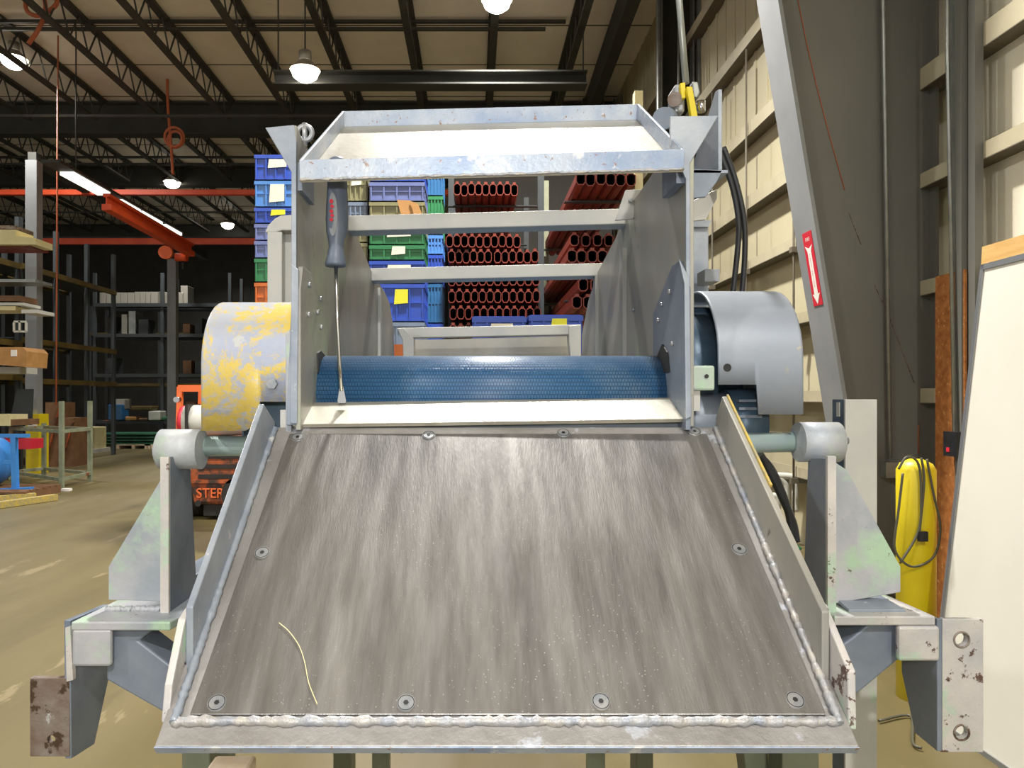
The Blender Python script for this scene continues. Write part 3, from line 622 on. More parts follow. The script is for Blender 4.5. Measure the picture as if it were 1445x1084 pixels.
MB().box(WX(270, 8.7), WX(274, 8.7), 8.5, 8.9, .95, 1.33).build('bottle_strap', M['truck_dark'], t)
MB().cyl((WX(251, 8.7), 8.65, WZ(564, 8.7)), (WX(251, 8.7), 8.72, WZ(564, 8.7)), .035, 12).build('rear_lamp', M['chrome'], t)
MB().cyl((-3.14, Y-.02, .2), (-3.14, Y, .2), .035, 16).build('tow_hole', M['truck_dark'], t)

# ------------------------------------------------------------ totes
def tote(mk, wd, h, d, sticker=None):
    t = thing('tote', (0, 0, 0), '', '')
    m = MB(); m.box(-wd/2+.012, wd/2-.012, .012, d-.012, 0, h)
    m.box(-wd/2, wd/2, 0, d, h-.035, h-.004); m.box(-wd/2+.006, wd/2-.006, .006, d-.006, h*.48, h*.52); m.box(-wd/2+.006, wd/2-.006, .006, d-.006, .0, .02)
    n = 4
    for i in range(n+1):
        x = -wd/2+.012+i*(wd-.036)/n; m.box(x, x+.012, .002, .02, 0, h-.02)
    for i in range(4):
        y = .02+i*(d-.05)/3; m.box(wd/2-.02, wd/2-.002, y, y+.012, 0, h-.02); m.box(-wd/2+.002, -wd/2+.02, y, y+.012, 0, h-.02)
    m.build('body', M['tote_'+mk], t)
    if sticker:
        mm, x0, x1, z0, z1 = sticker
        pts = [(x0*wd, z0*h), (x1*wd, z0*h+.01), (x1*wd, z1*h), (x0*wd+.01, z1*h)]
        MB().prism([(a, -.003, b) for a, b in pts], [(a, .001, b) for a, b in pts]).build('sticker', mm, t)
    return t
M['paper'] = mat('label_paper', '#e8e4d4', '#d8d4c0', 30, .6); M['paper_y'] = mat('yellow_label', '#d6d42a', None, rough=.5)
MB_cache = {}
cn = {'blue': 'deep blue', 'skyblue': 'light blue', 'tgreen': 'green', 'torange': 'orange', 'olive': 'olive tan', 'slate': 'slate grey', 'violet': 'film-wrapped violet blue', 'teal': 'teal blue', 'pale': 'pale film-wrapped'}
def stack(px0, px1, Y, d, rows, where):
    # rows: (ytop, ybottom, colour, sticker) from the top down
    X = (WX(px0, Y)+WX(px1, Y))/2; wd = WX(px1, Y)-WX(px0, Y)
    zb = None
    ords = ['topmost', 'second from top', 'third from top', 'fourth from top', 'fifth from top', 'sixth from top', 'seventh from top', 'eighth from top', 'ninth from top', 'tenth from top', 'eleventh from top', 'twelfth from top', 'thirteenth from top', 'fourteenth from top']
    for i, (y0, y1, ck, st) in enumerate(rows):
        z1 = WZ(y0, Y); z0 = max(WZ(y1, Y), 0)
        t = tote(ck, wd-.008, z1-z0-.004, d, st); t.location = (X, Y, z0)
        tag(t, '%s tote, %s in %s' % (cn[ck], ords[i], where), 'tote')
lab = (M['paper'], -.18, .25, .45, .8); laby = (M['paper_y'], -.12, .22, .45, .85); labw = (M['paper'], -.15, .2, .15, .85)
stack(358, 420, 6.5, .55, [(217, 253, 'blue', lab), (254, 291, 'skyblue', labw), (292, 314, 'blue', laby), (315, 338, 'violet', None), (339, 363, 'violet', (M['paper'], .1, .4, .2, .5)), (364, 397, 'tgreen', None), (398, 440, 'torange', None), (441, 490, 'blue', None), (491, 540, 'blue', None), (541, 590, 'blue', None), (591, 640, 'blue', None), (641, 690, 'blue', None), (691, 788, 'torange', None)], 'the stack left of the machine post')
stack(484, 519, 6.45, .5, [(236, 283, 'olive', lab), (284, 318, 'slate', None), (319, 341, 'olive', None), (342, 368, 'olive', lab), (369, 400, 'olive', None), (401, 600, 'olive', None), (601, 789, 'olive', None)], 'the narrow olive stack behind the screwdriver')
stack(520, 600, 6.4, .5, [(232, 255, 'blue', None), (256, 283, 'violet', None), (284, 322, 'olive', None), (323, 344, 'tgreen', lab), (345, 366, 'tgreen', (M['paper'], -.1, .15, .3, .9)), (367, 399, 'blue', lab), (400, 453, 'blue', (M['paper_y'], -.05, .2, .45, .85)), (454, 600, 'slate', None), (601, 791, 'blue', None)], 'the middle stack with the cardboard flap')
stack(601, 626, 7.2, .5, [(225, 275, 'teal', None), (276, 330, 'tgreen', None), (331, 358, 'skyblue', None), (359, 399, 'blue', None), (400, 455, 'teal', None), (456, 600, 'blue', None), (601, 766, 'blue', None)], 'the deeper stack beside the red beams')
stack(665, 744, 4.1, .4, [(445, 500, 'blue', lab), (501, 600, 'blue', None), (601, 700, 'blue', None), (701, 800, 'blue', None), (801, 920, 'blue', None)], 'the left stack just behind the hopper frame')
stack(745, 824, 4.1, .4, [(443, 500, 'blue', (M['paper_y'], -.1, .2, .6, .9)), (501, 600, 'blue', None), (601, 700, 'blue', None), (701, 800, 'blue', None), (801, 920, 'blue', None)], 'the right stack just behind the hopper frame')
m = MB().pz([(560, 282), (578, 283), (590, 303), (566, 303)], 6.38, .004); m.pz([(578, 283), (590, 288), (596, 303), (584, 303)], 6.37, .004)
tag(m.build('cardboard_flap', M['cardboard']), 'torn brown cardboard flap hanging on the olive tote', 'cardboard')
# crate bits at lower left of frame
tag(MB().box(WX(548, 5.6), WX(569, 5.6), 5.6, 5.9, 0, WZ(486, 5.6)).build('orange_carton', M['tote_torange']), 'tall orange carton glimpsed left of the hopper frame', 'carton')

# ------------------------------------------------------------ red rack beams
def rbeam(w, h, L):
    o = [(-.25*w, 0), (.25*w, 0), (.47*w, .18*h), (.47*w, .72*h), (.2*w, .86*h), (.2*w, h), (-.2*w, h), (-.2*w, .86*h), (-.47*w, .72*h), (-.47*w, .18*h)]
    k = .80; k = .84; c = (0, .48*h); inn = [(c[0]+(x-c[0])*k, c[1]+(z-c[1])*(.86)) for x, z in o]
    inn = [(x, min(z, .80*h)) for x, z in inn]
    m = MB(); n = len(o)
    vs = [(x, 0, z) for x, z in o]+[(x, 0, z) for x, z in inn]+[(x, L, z) for x, z in o]+[(x, L, z) for x, z in inn]
    for i in range(n):
        j = (i+1) % n
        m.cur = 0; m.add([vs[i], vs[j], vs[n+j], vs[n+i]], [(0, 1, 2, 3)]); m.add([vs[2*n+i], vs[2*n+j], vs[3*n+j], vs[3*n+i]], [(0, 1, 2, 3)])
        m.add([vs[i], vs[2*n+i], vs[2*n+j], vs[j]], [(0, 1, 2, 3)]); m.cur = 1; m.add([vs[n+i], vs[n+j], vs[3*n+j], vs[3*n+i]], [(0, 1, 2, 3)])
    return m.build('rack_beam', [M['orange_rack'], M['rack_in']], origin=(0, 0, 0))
def beams(proto, rows, label, group, first=True):
    used = not first
    for (px0, px1, py1, Y, n) in rows:
        x0 = WX(px0, Y); x1 = WX(px1, Y); z = WZ(py1, Y)
        for i in range(n):
            if not used: o = proto; used = True
            else: o = proto.copy(); COL.objects.link(o)
            o.location = (x0+(x1-x0)*(i+.5)/n, Y+random.uniform(-.02, .02), z+random.uniform(-.002, .002)); tag(o, label, 'rack beam', group)
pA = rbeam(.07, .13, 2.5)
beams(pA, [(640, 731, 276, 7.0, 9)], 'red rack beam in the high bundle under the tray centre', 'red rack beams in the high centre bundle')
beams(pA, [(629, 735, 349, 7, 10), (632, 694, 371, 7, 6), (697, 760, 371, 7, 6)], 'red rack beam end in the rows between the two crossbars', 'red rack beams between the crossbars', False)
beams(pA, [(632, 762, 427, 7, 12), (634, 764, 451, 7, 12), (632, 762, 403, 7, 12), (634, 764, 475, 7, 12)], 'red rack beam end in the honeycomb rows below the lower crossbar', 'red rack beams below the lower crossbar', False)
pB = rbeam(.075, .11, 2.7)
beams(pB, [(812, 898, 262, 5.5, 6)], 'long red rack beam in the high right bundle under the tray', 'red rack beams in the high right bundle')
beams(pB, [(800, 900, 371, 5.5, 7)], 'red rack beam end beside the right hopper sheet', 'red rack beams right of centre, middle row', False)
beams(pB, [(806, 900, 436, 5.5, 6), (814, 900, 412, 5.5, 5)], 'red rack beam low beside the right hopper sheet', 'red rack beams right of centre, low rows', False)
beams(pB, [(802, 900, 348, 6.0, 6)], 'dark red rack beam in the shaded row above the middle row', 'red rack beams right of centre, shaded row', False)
t = thing('beam_rack', (.4, 8, 0), 'rack frame holding the stacked red beams', 'storage rack')
for (X, Y) in ((-.235, 7.9), (.66, 7.3), (-.235, 9.3), (.66, 9.3)): MB().box(X-.03, X+.03, Y-.04, Y+.04, 0, 3.9).build('upright', M['rack_post'], t)
for py in (277, 351, 373, 405, 429, 453, 477):
    z = WZ(py, 7)
    for Y in (7.35, 9.2): MB().box(-.25, .66, Y-.03, Y+.03, z-.012, z-.002).build('arm', M['rack_post'], t)
t = thing('beam_rack', (1.1, 7, 0), 'cream rack frame holding the right bundle of red beams', 'storage rack')
for (px, Y) in ((900, 5.6), (900, 7.9), (770, 7.9)): MB().box(WX(px, Y)-.03, WX(px, Y)+.03, Y-.04, Y+.04, 0, 3.7).build('upright', M['sage' if px == 770 else 'cream'], t)
for py in (264, 373, 438, 414):
    z = WZ(py, 5.5)
    for Y in (5.9, 7.8): MB().box(.72, 1.32, Y-.03, Y+.03, z-.012, z-.002).build('arm', M['rack_post'], t)
tag(MB().box(-.3, 1.9, 10.2, 10.26, 2.9, 4.6).build('dark_curtain_wall', M['endwall']), 'dark sheet wall behind the red beam racks', 'wall panel')

# ------------------------------------------------------------ the machine
mc = thing('belt_conveyor_chute', (.03, 1.4, 0), 'grey painted belt conveyor with hopper sides and steel discharge chute', 'machine')
CPY = lambda py: .8222/((py-CZ)/F+.735)
n_ = Vector((0, -.592, .806))
def CP(px, py, off=0): return P(px, py, CPY(py))+n_*off
def plate(pts, o0, o1): return MB().prism([p+n_*o0 for p in pts], [p+n_*o1 for p in pts])
cz = lambda y: .5778+.735*y
bp = [Vector((-0.2946, 0.685, cz(0.685))), Vector((0.3562, 0.685, cz(0.685))), Vector((0.3562, 1.0658, cz(1.0658))), Vector((-0.2946, 1.0658, cz(1.0658)))]
plate(bp, -.0115, -.0035).build('chute_base', M['steel_lip'], mc, bevel=.001)
q = [Vector((-0.2946, 0.685, cz(0.685))), Vector((0.3562, 0.685, cz(0.685)))]
MB().prism([q[0]+n_*-.0125, q[1]+n_*-.0125, q[1]+n_*-.0035, q[0]+n_*-.0035], [v+Vector((0, -.0015, -.001)) for v in (q[0]+n_*-.0125, q[1]+n_*-.0125, q[1]+n_*-.0035, q[0]+n_*-.0035)]).build('chute_front_edge', M['lip_blue'], mc)
lp = [Vector((-0.2703, 0.7086, cz(0.7086))), Vector((0.3362, 0.7086, cz(0.7086))), Vector((0.3295, 1.0505, cz(1.0505))), Vector((-0.2598, 1.0505, cz(1.0505)))]
liner = plate(lp, -.0035, 0).build('chute_liner', M['steel'], mc, bevel=.0008)
# weld beads
def line(a, b, n, j=.0): return [a.lerp(b, i/n)+Vector((0, random.uniform(-j, j), random.uniform(-j, j))) for i in range(n+1)]
m = MB().tube(line(Vector((-0.2846, 0.7048, cz(0.7048)-.002)), Vector((0.3467, 0.7048, cz(0.7048)-.002)), 150, .0008), .0046, 8, jit=.28)
m.build('weld_seam', M['weld'], mc)
MB().tube(line(Vector((-0.2827, 0.7019, cz(0.7019))), Vector((-0.2827, 1.0601, cz(1.0601))), 110, .0006), .0042, 8, jit=.25).build('weld_seam', M['paint'], mc)
MB().tube(line(Vector((0.3457, 0.7019, cz(0.7019))), Vector((0.3457, 1.0601, cz(1.0601))), 110, .0006), .0042, 8, jit=.3).build('weld_seam', M['weld'], mc)
# side flanges
MB().yz([(1.0123, 1.3924), (1.0677, 1.3666), (1.0677, 1.3475), (0.755, 1.115), (0.7555, 1.188)], -0.2922, -0.2846).build('chute_side', M['paint'], mc, bevel=.0015)
MB().yz([(1.041, 1.4029), (1.0677, 1.3714), (1.0677, 1.3446), (0.742, 1.105), (0.742, 1.187)], 0.3476, 0.3553).build('chute_side', M['plate_in'], mc, bevel=.0015)
MB().beam((0.3553, 1.041, 1.4038), (0.3553, 0.8881, 1.295), .0028, .004).build('yellow_edge_wear', M['dirty_yellow'], mc)
MB().yz([(.781, 1.184), (.755, 1.176), (.722, 1.122), (.714, 1.088), (.83, 1.175)], -0.2999, -0.2922).build('chute_side_gusset', M['scuffed'], mc, bevel=.0015)
MB().yz([(.777, 1.188), (.765, 1.188), (.7076, 1.14), (.706, 1.085), (.83, 1.175)], 0.3562, 0.3639).build('chute_side_gusset', M['scuffed'], mc, bevel=.0015)
for (px, py) in ((420, 617), (605, 614), (795, 611), (980, 609), (370, 780), (1043, 775), (306, 992), (573, 992), (848, 990), (1122, 988)):
    c0 = CP(px, py); s = MB().cyl(c0-n_*.002, c0+n_*.0009, .0088, 28).build('countersunk_screw', M['bolt'], mc)
    MB().ring(c0+n_*.0006, n_, .0078, .0006, 24, 6).build('screw_rim', M['dark'], s)
    MB().cyl(c0+n_*.0008, c0+n_*.0013, .0026, 6).build('screw_socket', M['dark'], s)
# scraper strip
A = [P(432, 568, 1.135), P(957, 561, 1.135), P(974, 591, 1.06), P(414, 599, 1.06)]
MB().prism(A, [v+Vector((0, .003, -.005)) for v in A]).build('scraper_strip', M['bright'], mc, bevel=.0006)
MB().prism([P(410, 602, 1.085), P(978, 594, 1.085), P(978, 606, 1.09), P(410, 612, 1.09)], [v+Vector((0, .02, 0)) for v in (P(410, 602, 1.085), P(978, 594, 1.085), P(978, 606, 1.09), P(410, 612, 1.09))]).build('strip_support', M['paint_dark'], mc)
# belt
bc = Vector((0, 1.215, 1.402)); R = .067; path = [(1.215+R*math.sin(a), 1.402+R*math.cos(a)) for a in [math.radians(180+180*i/28) for i in range(29)]]
path = [(2.3, 1.402-R)]+path+[(2.3, 1.402+R)]
me = bpy.data.meshes.new('belt'); vs = []; fs = []; uv = []
x0, x1 = WX(433, 1.15), WX(956, 1.15); ln = 0; ls = []
for i, p in enumerate(path):
    if i: ln += math.dist(path[i-1], p)
    ls.append(ln); vs += [(x0, p[0], p[1]), (x1, p[0], p[1])]
og = wloc(mc)
me.from_pydata([tuple(Vector(v)-og) for v in vs], [], [(2*i, 2*i+1, 2*i+3, 2*i+2) for i in range(len(path)-1)])
ul = me.uv_layers.new()
for p in me.polygons:
    p.use_smooth = True
    for li in p.loop_indices:
        vi = me.loops[li].vertex_index; ul.data[li].uv = (vi % 2, ls[vi//2]/.2)
me.materials.append(M['belt']); ob = bpy.data.objects.new('belt', me); COL.objects.link(ob); ob.parent = mc
sm_ = ob.modifiers.new('thickness', 'SOLIDIFY'); sm_.thickness = .004
MB().cyl((x0-.004, 1.215, 1.402), (x1+.004, 1.215, 1.402), .061, 36).build('head_roller', M['bolt'], mc)
# hopper side sheets
zt = 1.775
L_ = [(1.052, 1.36), (1.052, 1.786), (1.11, 1.775), (1.5, 1.768), (1.84, 1.71), (2.1, 1.70), (2.22, 1.685), (2.33, 1.62), (2.36, 1.52), (2.36, 1.36)]
MB().yz(L_, -.256, -.25).build('hopper_side_sheet', M['plate_in'], mc, bevel=.001)
R_ = [(1.052, 1.36), (1.052, 1.786), (1.11, 1.790), (1.50, 1.775), (1.60, 1.745), (1.84, 1.71), (1.98, 1.66), (2.1, 1.58), (2.1, 1.36)]
MB().yz(R_, .306, .312).build('hopper_side_sheet', M['plate_in'], mc, bevel=.001)
MB().yz([(1.95, 1.40), (1.95, 1.69), (1.975, 1.67), (1.975, 1.40)], -.25, -.244).build('sheet_joint', M['bar'], mc)
for y in (1.485, 1.82): MB().box(.298, .306, y, y+.035, 1.40, 1.70).build('sheet_rib', M['plate_in'], mc)
# bearing plates with bolts
MB().yz([(1.047, 1.355), (1.047, 1.552), (1.062, 1.588), (1.12, 1.588), (1.24, 1.515), (1.24, 1.355)], -.25, -.243).build('bearing_plate', M['plate_in'], mc, bevel=.001)
MB().yz([(1.047, 1.355), (1.047, 1.555), (1.085, 1.60), (1.12, 1.60), (1.24, 1.54), (1.24, 1.355)], .299, .306).build('bearing_plate', M['paint_dark'], mc, bevel=.001)
for (px, py) in ((435, 402), (451, 422), (434, 444), (452, 462), (447, 441)):
    y = .243*F/(CX-px); z = WZ(py, y); MB().cyl((-.244, y, z), (-.239, y, z), .004, 10).build('stud_end', M['bolt'], mc)
for (px, py) in ((935, 430), (946, 412), (895, 437), (930, 452), (950, 485)):
    y = .299*F/(px-CX); z = WZ(py, y); MB().cyl((.3, y, z), (.295, y, z), .0035, 10).build('stud_end', M['bolt'], mc)
y = .243*F/(CX-447)
MB().yz([(y, 1.47), (y+.02, 1.475), (y+.1, 1.462), (y+.1, 1.44), (y, 1.44)], -.2435, -.2405).build('shaft_opening', M['dark'], mc)
MB().yz([(1.13, 1.44), (1.14, 1.47), (1.17, 1.485), (1.20, 1.47), (1.21, 1.44)], .2965, .2985).build('shaft_opening', M['dark'], mc)
# front posts, edge-on faces
MB().pz([(374, 180), (415, 176), (418, 200), (418, 600), (404, 600), (411, 430), (411, 243)], 1.05, .006).build('front_post', M['paint'], mc, bevel=.001)
MB().pz([(411, 372), (421, 380), (419, 598), (409, 598)], 1.043, .006).build('front_post_edge', M['paint'], mc, bevel=.001)
MB().pz([(946, 164), (1014, 163), (974, 230), (975, 600), (969, 600), (968, 252), (946, 205)], 1.05, .006).build('front_post', M['paint'], mc, bevel=.001)
MB().pz([(958, 364), (973, 392), (976, 588), (968, 592), (966, 400)], 1.043, .005).build('front_post_edge', M['paint'], mc, bevel=.001)
# right outer bracket: fin, shelf
MB().yz([(1.10, WZ(240, 1.1)), (1.10, WZ(126, 1.1)), (1.115, WZ(124, 1.1)), (1.22, 1.79), (1.22, WZ(240, 1.1))], .362, .368).build('bracket_fin', M['paint'], mc, bevel=.001)
MB().pz([(972, 238), (1020, 240), (1012, 256), (996, 278), (974, 280)], 1.07, .006).build('bracket_shelf', M['paint_dark'], mc, bevel=.001)
MB().box(.312, .366, 1.07, 1.2, WZ(240, 1.07)-.004, WZ(240, 1.07)).build('bracket_shelf', M['paint'], mc)
MB().pz([(975, 285), (1012, 267), (1012, 280), (996, 310), (975, 312)], 1.35, .008).build('angle_cleat', M['bar'], mc, bevel=.001)
# crossbars
def cross(name, p, Y, h, d):
    a, b = p; A = [P(*a, Y), P(*b, Y), P(*b, Y)-Vector((0, 0, h)), P(*a, Y)-Vector((0, 0, h))]
    return MB().prism(A, [v+Vector((0, d, 0)) for v in A]).build(name, M['bar'], mc, bevel=.002)
cross('crossbar', ((420, 306), (890, 294)), 1.49, .031, .05)
cross('crossbar', ((500, 379), (862, 371)), 1.83, .031, .055)
MB().pz([(883, 268), (911, 267), (906, 285), (893, 309), (868, 311)], 1.42, .006).build('angle_cleat', M['bar'], mc, bevel=.001)
c0 = P(890, 283, 1.419); MB().cyl(c0, c0-Vector((0, .004, 0)), .004, 6).build('cleat_bolt', M['bolt'], mc)
# outer posts carrying the crossbar
MB().pz([(374, 328), (378, 318), (388, 308), (396, 304), (414, 303), (414, 325), (398, 325), (388, 328)], 1.49, .05).build('post_cap', M['bar'], mc, bevel=.002)
MB().box(WX(377, 1.49), WX(398, 1.49), 1.49, 1.52, 1.02, WZ(327, 1.49)).build('outer_post', M['bar'], mc, bevel=.002)
MB().box(WX(398, 1.49), WX(412, 1.49), 1.515, 1.52, 1.02, WZ(327, 1.49)).build('outer_post_web', M['bar'], mc)
MB().box(WX(977, 1.5), WX(1000, 1.5), 1.5, 1.54, 1.02, WZ(320, 1.5)).build('outer_post', M['paint'], mc, bevel=.002)
MB().pz([(972, 311), (1004, 311), (1000, 320), (975, 320)], 1.49, .06).build('post_cap', M['paint'], mc)
MB().box(WX(990, 1.45), WX(1011, 1.45), 1.43, 1.48, WZ(400, 1.45), WZ(382, 1.45)).build('clamp_block', M['paint_mint'], mc, bevel=.002)
# back frame of the hopper
Y = 2.32
MB().pz([(560, 463), (820, 458), (816, 472), (568, 477)], Y, .04).build('back_frame_rail', M['bar'], mc, bevel=.002)
MB().pz([(560, 463), (570, 463), (584, 478), (584, 545), (570, 545), (568, 480)], Y-.01, .05).build('back_frame_post', M['bar'], mc, bevel=.002)
MB().pz([(803, 460), (820, 458), (820, 545), (808, 545), (803, 480)], Y-.01, .05).build('back_frame_post', M['bar'], mc, bevel=.002)
MB().pz([(580, 480), (804, 474), (804, 545), (580, 545)], Y+.12, .01).build('back_sheet', M['plate_in'], mc)
# tray
fy0, fy1 = 1.0, 1.285
fa = P(423, 254, fy0); fb = P(965, 239, fy0); ba = P(483, 179, fy1); bb = P(902, 169, fy1)
T_ = [fa, fb, bb, ba]; up = Vector((0, -.02, .028))
tr = MB().prism(T_, [v+Vector((0, .002, -.003)) for v in T_]).build('tray_floor', M['tray'], mc)
def lip(a, b, u0, u1, dv, name='tray_lip'):
    return MB().prism([a, b, b+u1, a+u0], [a+dv, b+dv, b+u1+dv, a+u0+dv]).build(name, M['lip_blue'], mc, bevel=.0006)
u = Vector((0, -.003, .026))
lip(fa, fb, u, u, Vector((0, .004, 0))); lip(ba, bb, u, u, Vector((0, .004, 0)))
lip(fa, ba, u, u, Vector((.004, 0, 0))); lip(fb, bb, u, u, Vector((-.004, 0, 0)))
m = MB().tube(line(fa+Vector((0, -.001, .0)), fb+Vector((0, -.001, 0)), 120, .0006), .0018, 6, jit=.5); m.build('tray_weld', M['weld'], mc)
for a, s in ((P(425, 245, 1.08), -1), (P(955, 235, 1.08), 1)): MB().box(a.x-.006, a.x+.006, 1.06, 1.14, a.z-.03, a.z+.01).build('tray_hinge', M['paint_dark'], mc)
# eye lugs
g = MB(); g.ring(P(430, 188, 1.12), (0, 1, 0), .011, .004); g.cyl(P(430, 206, 1.12), P(430, 174, 1.12), .004, 8); g.build('eye_bolt', M['bolt'], mc)
MB().cyl(P(936, 167, 1.25), P(945, 167, 1.32), .018, 20).build('pivot_boss', M['paint_dark'], mc)
# guards
oL = [(405, 430), (330, 430), (318, 431), (308, 436), (300, 447), (295, 462), (292, 480), (290, 520), (287, 570), (285, 607), (335, 610), (348, 606), (358, 596), (363, 583), (365, 566), (405, 568)]
gp = [(1.35, 1.551), (1.22, 1.551), (1.165, 1.541), (1.125, 1.515), (1.105, 1.475), (1.10, 1.44), (1.10, 1.352), (1.104, 1.352), (1.104, 1.44), (1.109, 1.473), (1.128, 1.511), (1.167, 1.537), (1.22, 1.547), (1.35, 1.547)]
def guard(prof, xa, xb, notch, matl, zlow, zstep, corner):
    # curved sheet wrapped over the drive; notch = x range whose bottom is cut higher
    n = len(prof)//2; m = MB()
    def seg(x0, x1, zb):
        pts = [(y, max(z, zb)) for y, z in prof]; m.yz(pts, x0, x1)
    k0, k1 = notch
    seg(min(xa, xb), k0, zlow if k0 > min(xa, xb) and corner != 'l' else zstep) if False else None
    return m
def sheet(name, prof2, x0, x1, low, cut, matl):
    """prof2: outer profile from back-top to front-bottom (y,z); low(x) gives the bottom edge height at x"""
    import bmesh
    N = 40; m = MB(); t = .004; rows = []
    for i in range(N+1):
        x = x0+(x1-x0)*i/N; zb = low(x); pr = []
        for k, (y, z) in enumerate(prof2): pr.append((x, y, max(z, zb) if k > 2 else z))
        rows.append(pr)
    K = len(prof2); vs = [v for r in rows for v in r]
    fs = [(i*K+k, i*K+k+1, (i+1)*K+k+1, (i+1)*K+k) for i in range(N) for k in range(K-1)]
    m.add(vs, fs, True); o = m.build(name, matl, mc); s = o.modifiers.new('thickness', 'SOLIDIFY'); s.thickness = t; s.offset = 1
    return o
prL = [(1.36, 1.551), (1.21, 1.551)]+[(1.21-.11*math.sin(a), 1.451+.10*math.cos(a)) for a in [math.radians(d) for d in range(10, 91, 10)]]+[(1.10, 1.352)]
def lowL(x):
    if x > -.317: return WZ(567, 1.1)
    if x > -.350: u = (x+.350)/.033; return 1.349+.033*(1-math.sqrt(max(0, 1-u*u)))
    return 1.351
gl_ = sheet('pulley_guard', prL, -.401, -.273, lowL, 0, M['yellow_guard'])
prR = [(1.36, 1.570), (1.22, 1.570)]+[(1.22-.12*math.sin(a), 1.458+.112*math.cos(a)) for a in [math.radians(d) for d in range(10, 91, 10)]]+[(1.10, 1.376)]
def lowR(x): return WZ(543, 1.1) if x < .42 else 1.376
gr_ = sheet('pulley_guard', prR, .361, .486, lowR, 0, M['grey_guard'])
MB().yz(prL+[(1.36, 1.352)], -.401, -.397).build('guard_end_plate', M['yellow_guard'], gl_)
MB().yz(prR+[(1.36, 1.376)], .482, .486).build('guard_end_plate', M['grey_guard'], gr_)
c0 = P(385, 542, 1.096); MB().cyl(c0, c0-Vector((0, .008, 0)), .008, 6).build('guard_bolt', M['bolt'], gl_)
c0 = P(1026, 519, 1.097); MB().cyl(c0, c0-Vector((0, .0015, 0)), .006, 20).build('guard_hole', M['dark'], gr_)
# drive parts behind the guards
MB().cyl((.325, 1.25, 1.45), (.385, 1.25, 1.45), .09, 36).build('drive_pulley', M['motor'], mc)
MB().box(.316, .322, 1.12, 1.4, 1.36, 1.555).build('drive_plate', M['paint'], mc)
MB().box(.35, .475, 1.3, 1.42, 1.30, 1.56).build('gearbox', M['motor'], mc, bevel=.01)
MB().box(WX(977, 1.07), WX(1009, 1.07), 1.07, 1.13, WZ(551, 1.07), WZ(516, 1.07)).build('bearing_block', M['paint_mint'], mc, bevel=.003)
c0 = P(997, 531, 1.069); MB().cyl(c0, c0-Vector((0, .001, 0)), .003, 12).build('bearing_hole', M['dark'], mc)
MB().box(WX(975, 1.08), WX(988, 1.08), 1.08, 1.11, WZ(580, 1.08), WZ(551, 1.08)).build('bearing_foot', M['bar'], mc)
MB().cyl((.315, 1.19, 1.365), (.40, 1.19, 1.365), .045, 28).build('motor_housing', M['paint_dark'], mc)
MB().cyl((.40, 1.19, 1.36), (.452, 1.19, 1.36), .055, 28).build('motor', M['motor'], mc)
for k in range(3): MB().box(.405, .44, 1.134, 1.15, 1.37+.012*k, 1.374+.012*k).build('motor_fin', M['paint_dark'], mc)
MB().box(WX(983, 1.1)+.01, .40, 1.12, 1.15, 1.30, 1.345).build('motor_foot', M['paint_dark'], mc)
MB().box(-.36, -.262, 1.16, 1.34, 1.33, 1.5).build('gearbox', M['motor'], mc, bevel=.006)
MB().box(-.40, -.32, 1.28, 1.4, 1.24, 1.36).build('gearbox_sump', M['motor'], mc, bevel=.006)
MB().box(WX(403, 1.06), WX(411, 1.06), 1.06, 1.12, 1.34, WZ(470, 1.06)).build('bearing_block', M['paint_mint'], mc, bevel=.001)
MB().box(-.279, -.262, 1.075, 1.10, 1.35, 1.383).build('bearing_foot', M['bar'], mc)
# pivot shaft with bosses
sa = P(262, 630, 1.14); sb = P(1140, 624, 1.14)
MB().cyl(sa, sb, .0155, 24).build('pivot_shaft', M['shaft'], mc)
for (xa, xb, py, r, m_) in ((228, 285, 634, .030, 'boss'), (1126, 1182, 624, .030, 'boss')):
    b0 = P(xa, py, 1.12); b1 = P(xb, py, 1.12); MB().cyl(b0, b1, r, 32).build('pivot_boss', M[m_], mc)
MB().cyl(P(222, 636, 1.12), P(228, 636, 1.12), .018, 20).build('boss_cap', M['boss'], mc)
MB().cyl(P(1182, 622, 1.12), P(1196, 622, 1.12), .006, 8).build('boss_bolt', M['bolt'], mc)
MB().cyl(P(1182, 622, 1.12), P(1186, 622, 1.12), .012, 6).build('boss_nut', M['bolt'], mc)
# left stand
MB().pz([(232, 668), (153, 800), (153, 847), (240, 849), (240, 660)], 1.09, .012).build('stand_gusset', M['paint_mint'], mc, bevel=.001)
MB().yz([(1.08, 1.315), (1.155, 1.31), (1.185, 1.09), (1.08, 1.085)], -.452, -.44).build('stand_web', M['paint_dark'], mc, bevel=.001)
MB().box(-.452, -.44, 1.074, 1.08, 1.088, 1.315).build('stand_edge', M['scuffed'], mc)
MB().prism([(-.557, 1.03, 1.078), (-.42, 1.03, 1.078), (-.40, 1.175, 1.078), (-.545, 1.175, 1.078)], [(-.557, 1.03, 1.09), (-.42, 1.03, 1.09), (-.40, 1.175, 1.09), (-.545, 1.175, 1.09)]).build('stand_foot_plate', M['paint_mint'], mc, bevel=.002)
MB().tube(line(Vector((-.535, 1.085, 1.092)), Vector((-.455, 1.085, 1.092)), 40, .001), .005, 8, jit=.3).build('weld_seam', M['paint_mint'], mc)
MB().box(-.556, -.502, 1.03, 1.04, 1.028, 1.08).build('tube_end_plate', M['paint_mint'], mc, bevel=.004)
MB().box(-.552, -.506, 1.04, 1.6, 1.032, 1.078).build('side_tube', M['paint_dark'], mc, bevel=.003)
MB().pz([(152, 884), (222, 884), (196, 905), (252, 948), (252, 1018), (150, 960), (150, 900)], 1.045, .06).build('diagonal_brace', M['paint_dark'], mc, bevel=.003)
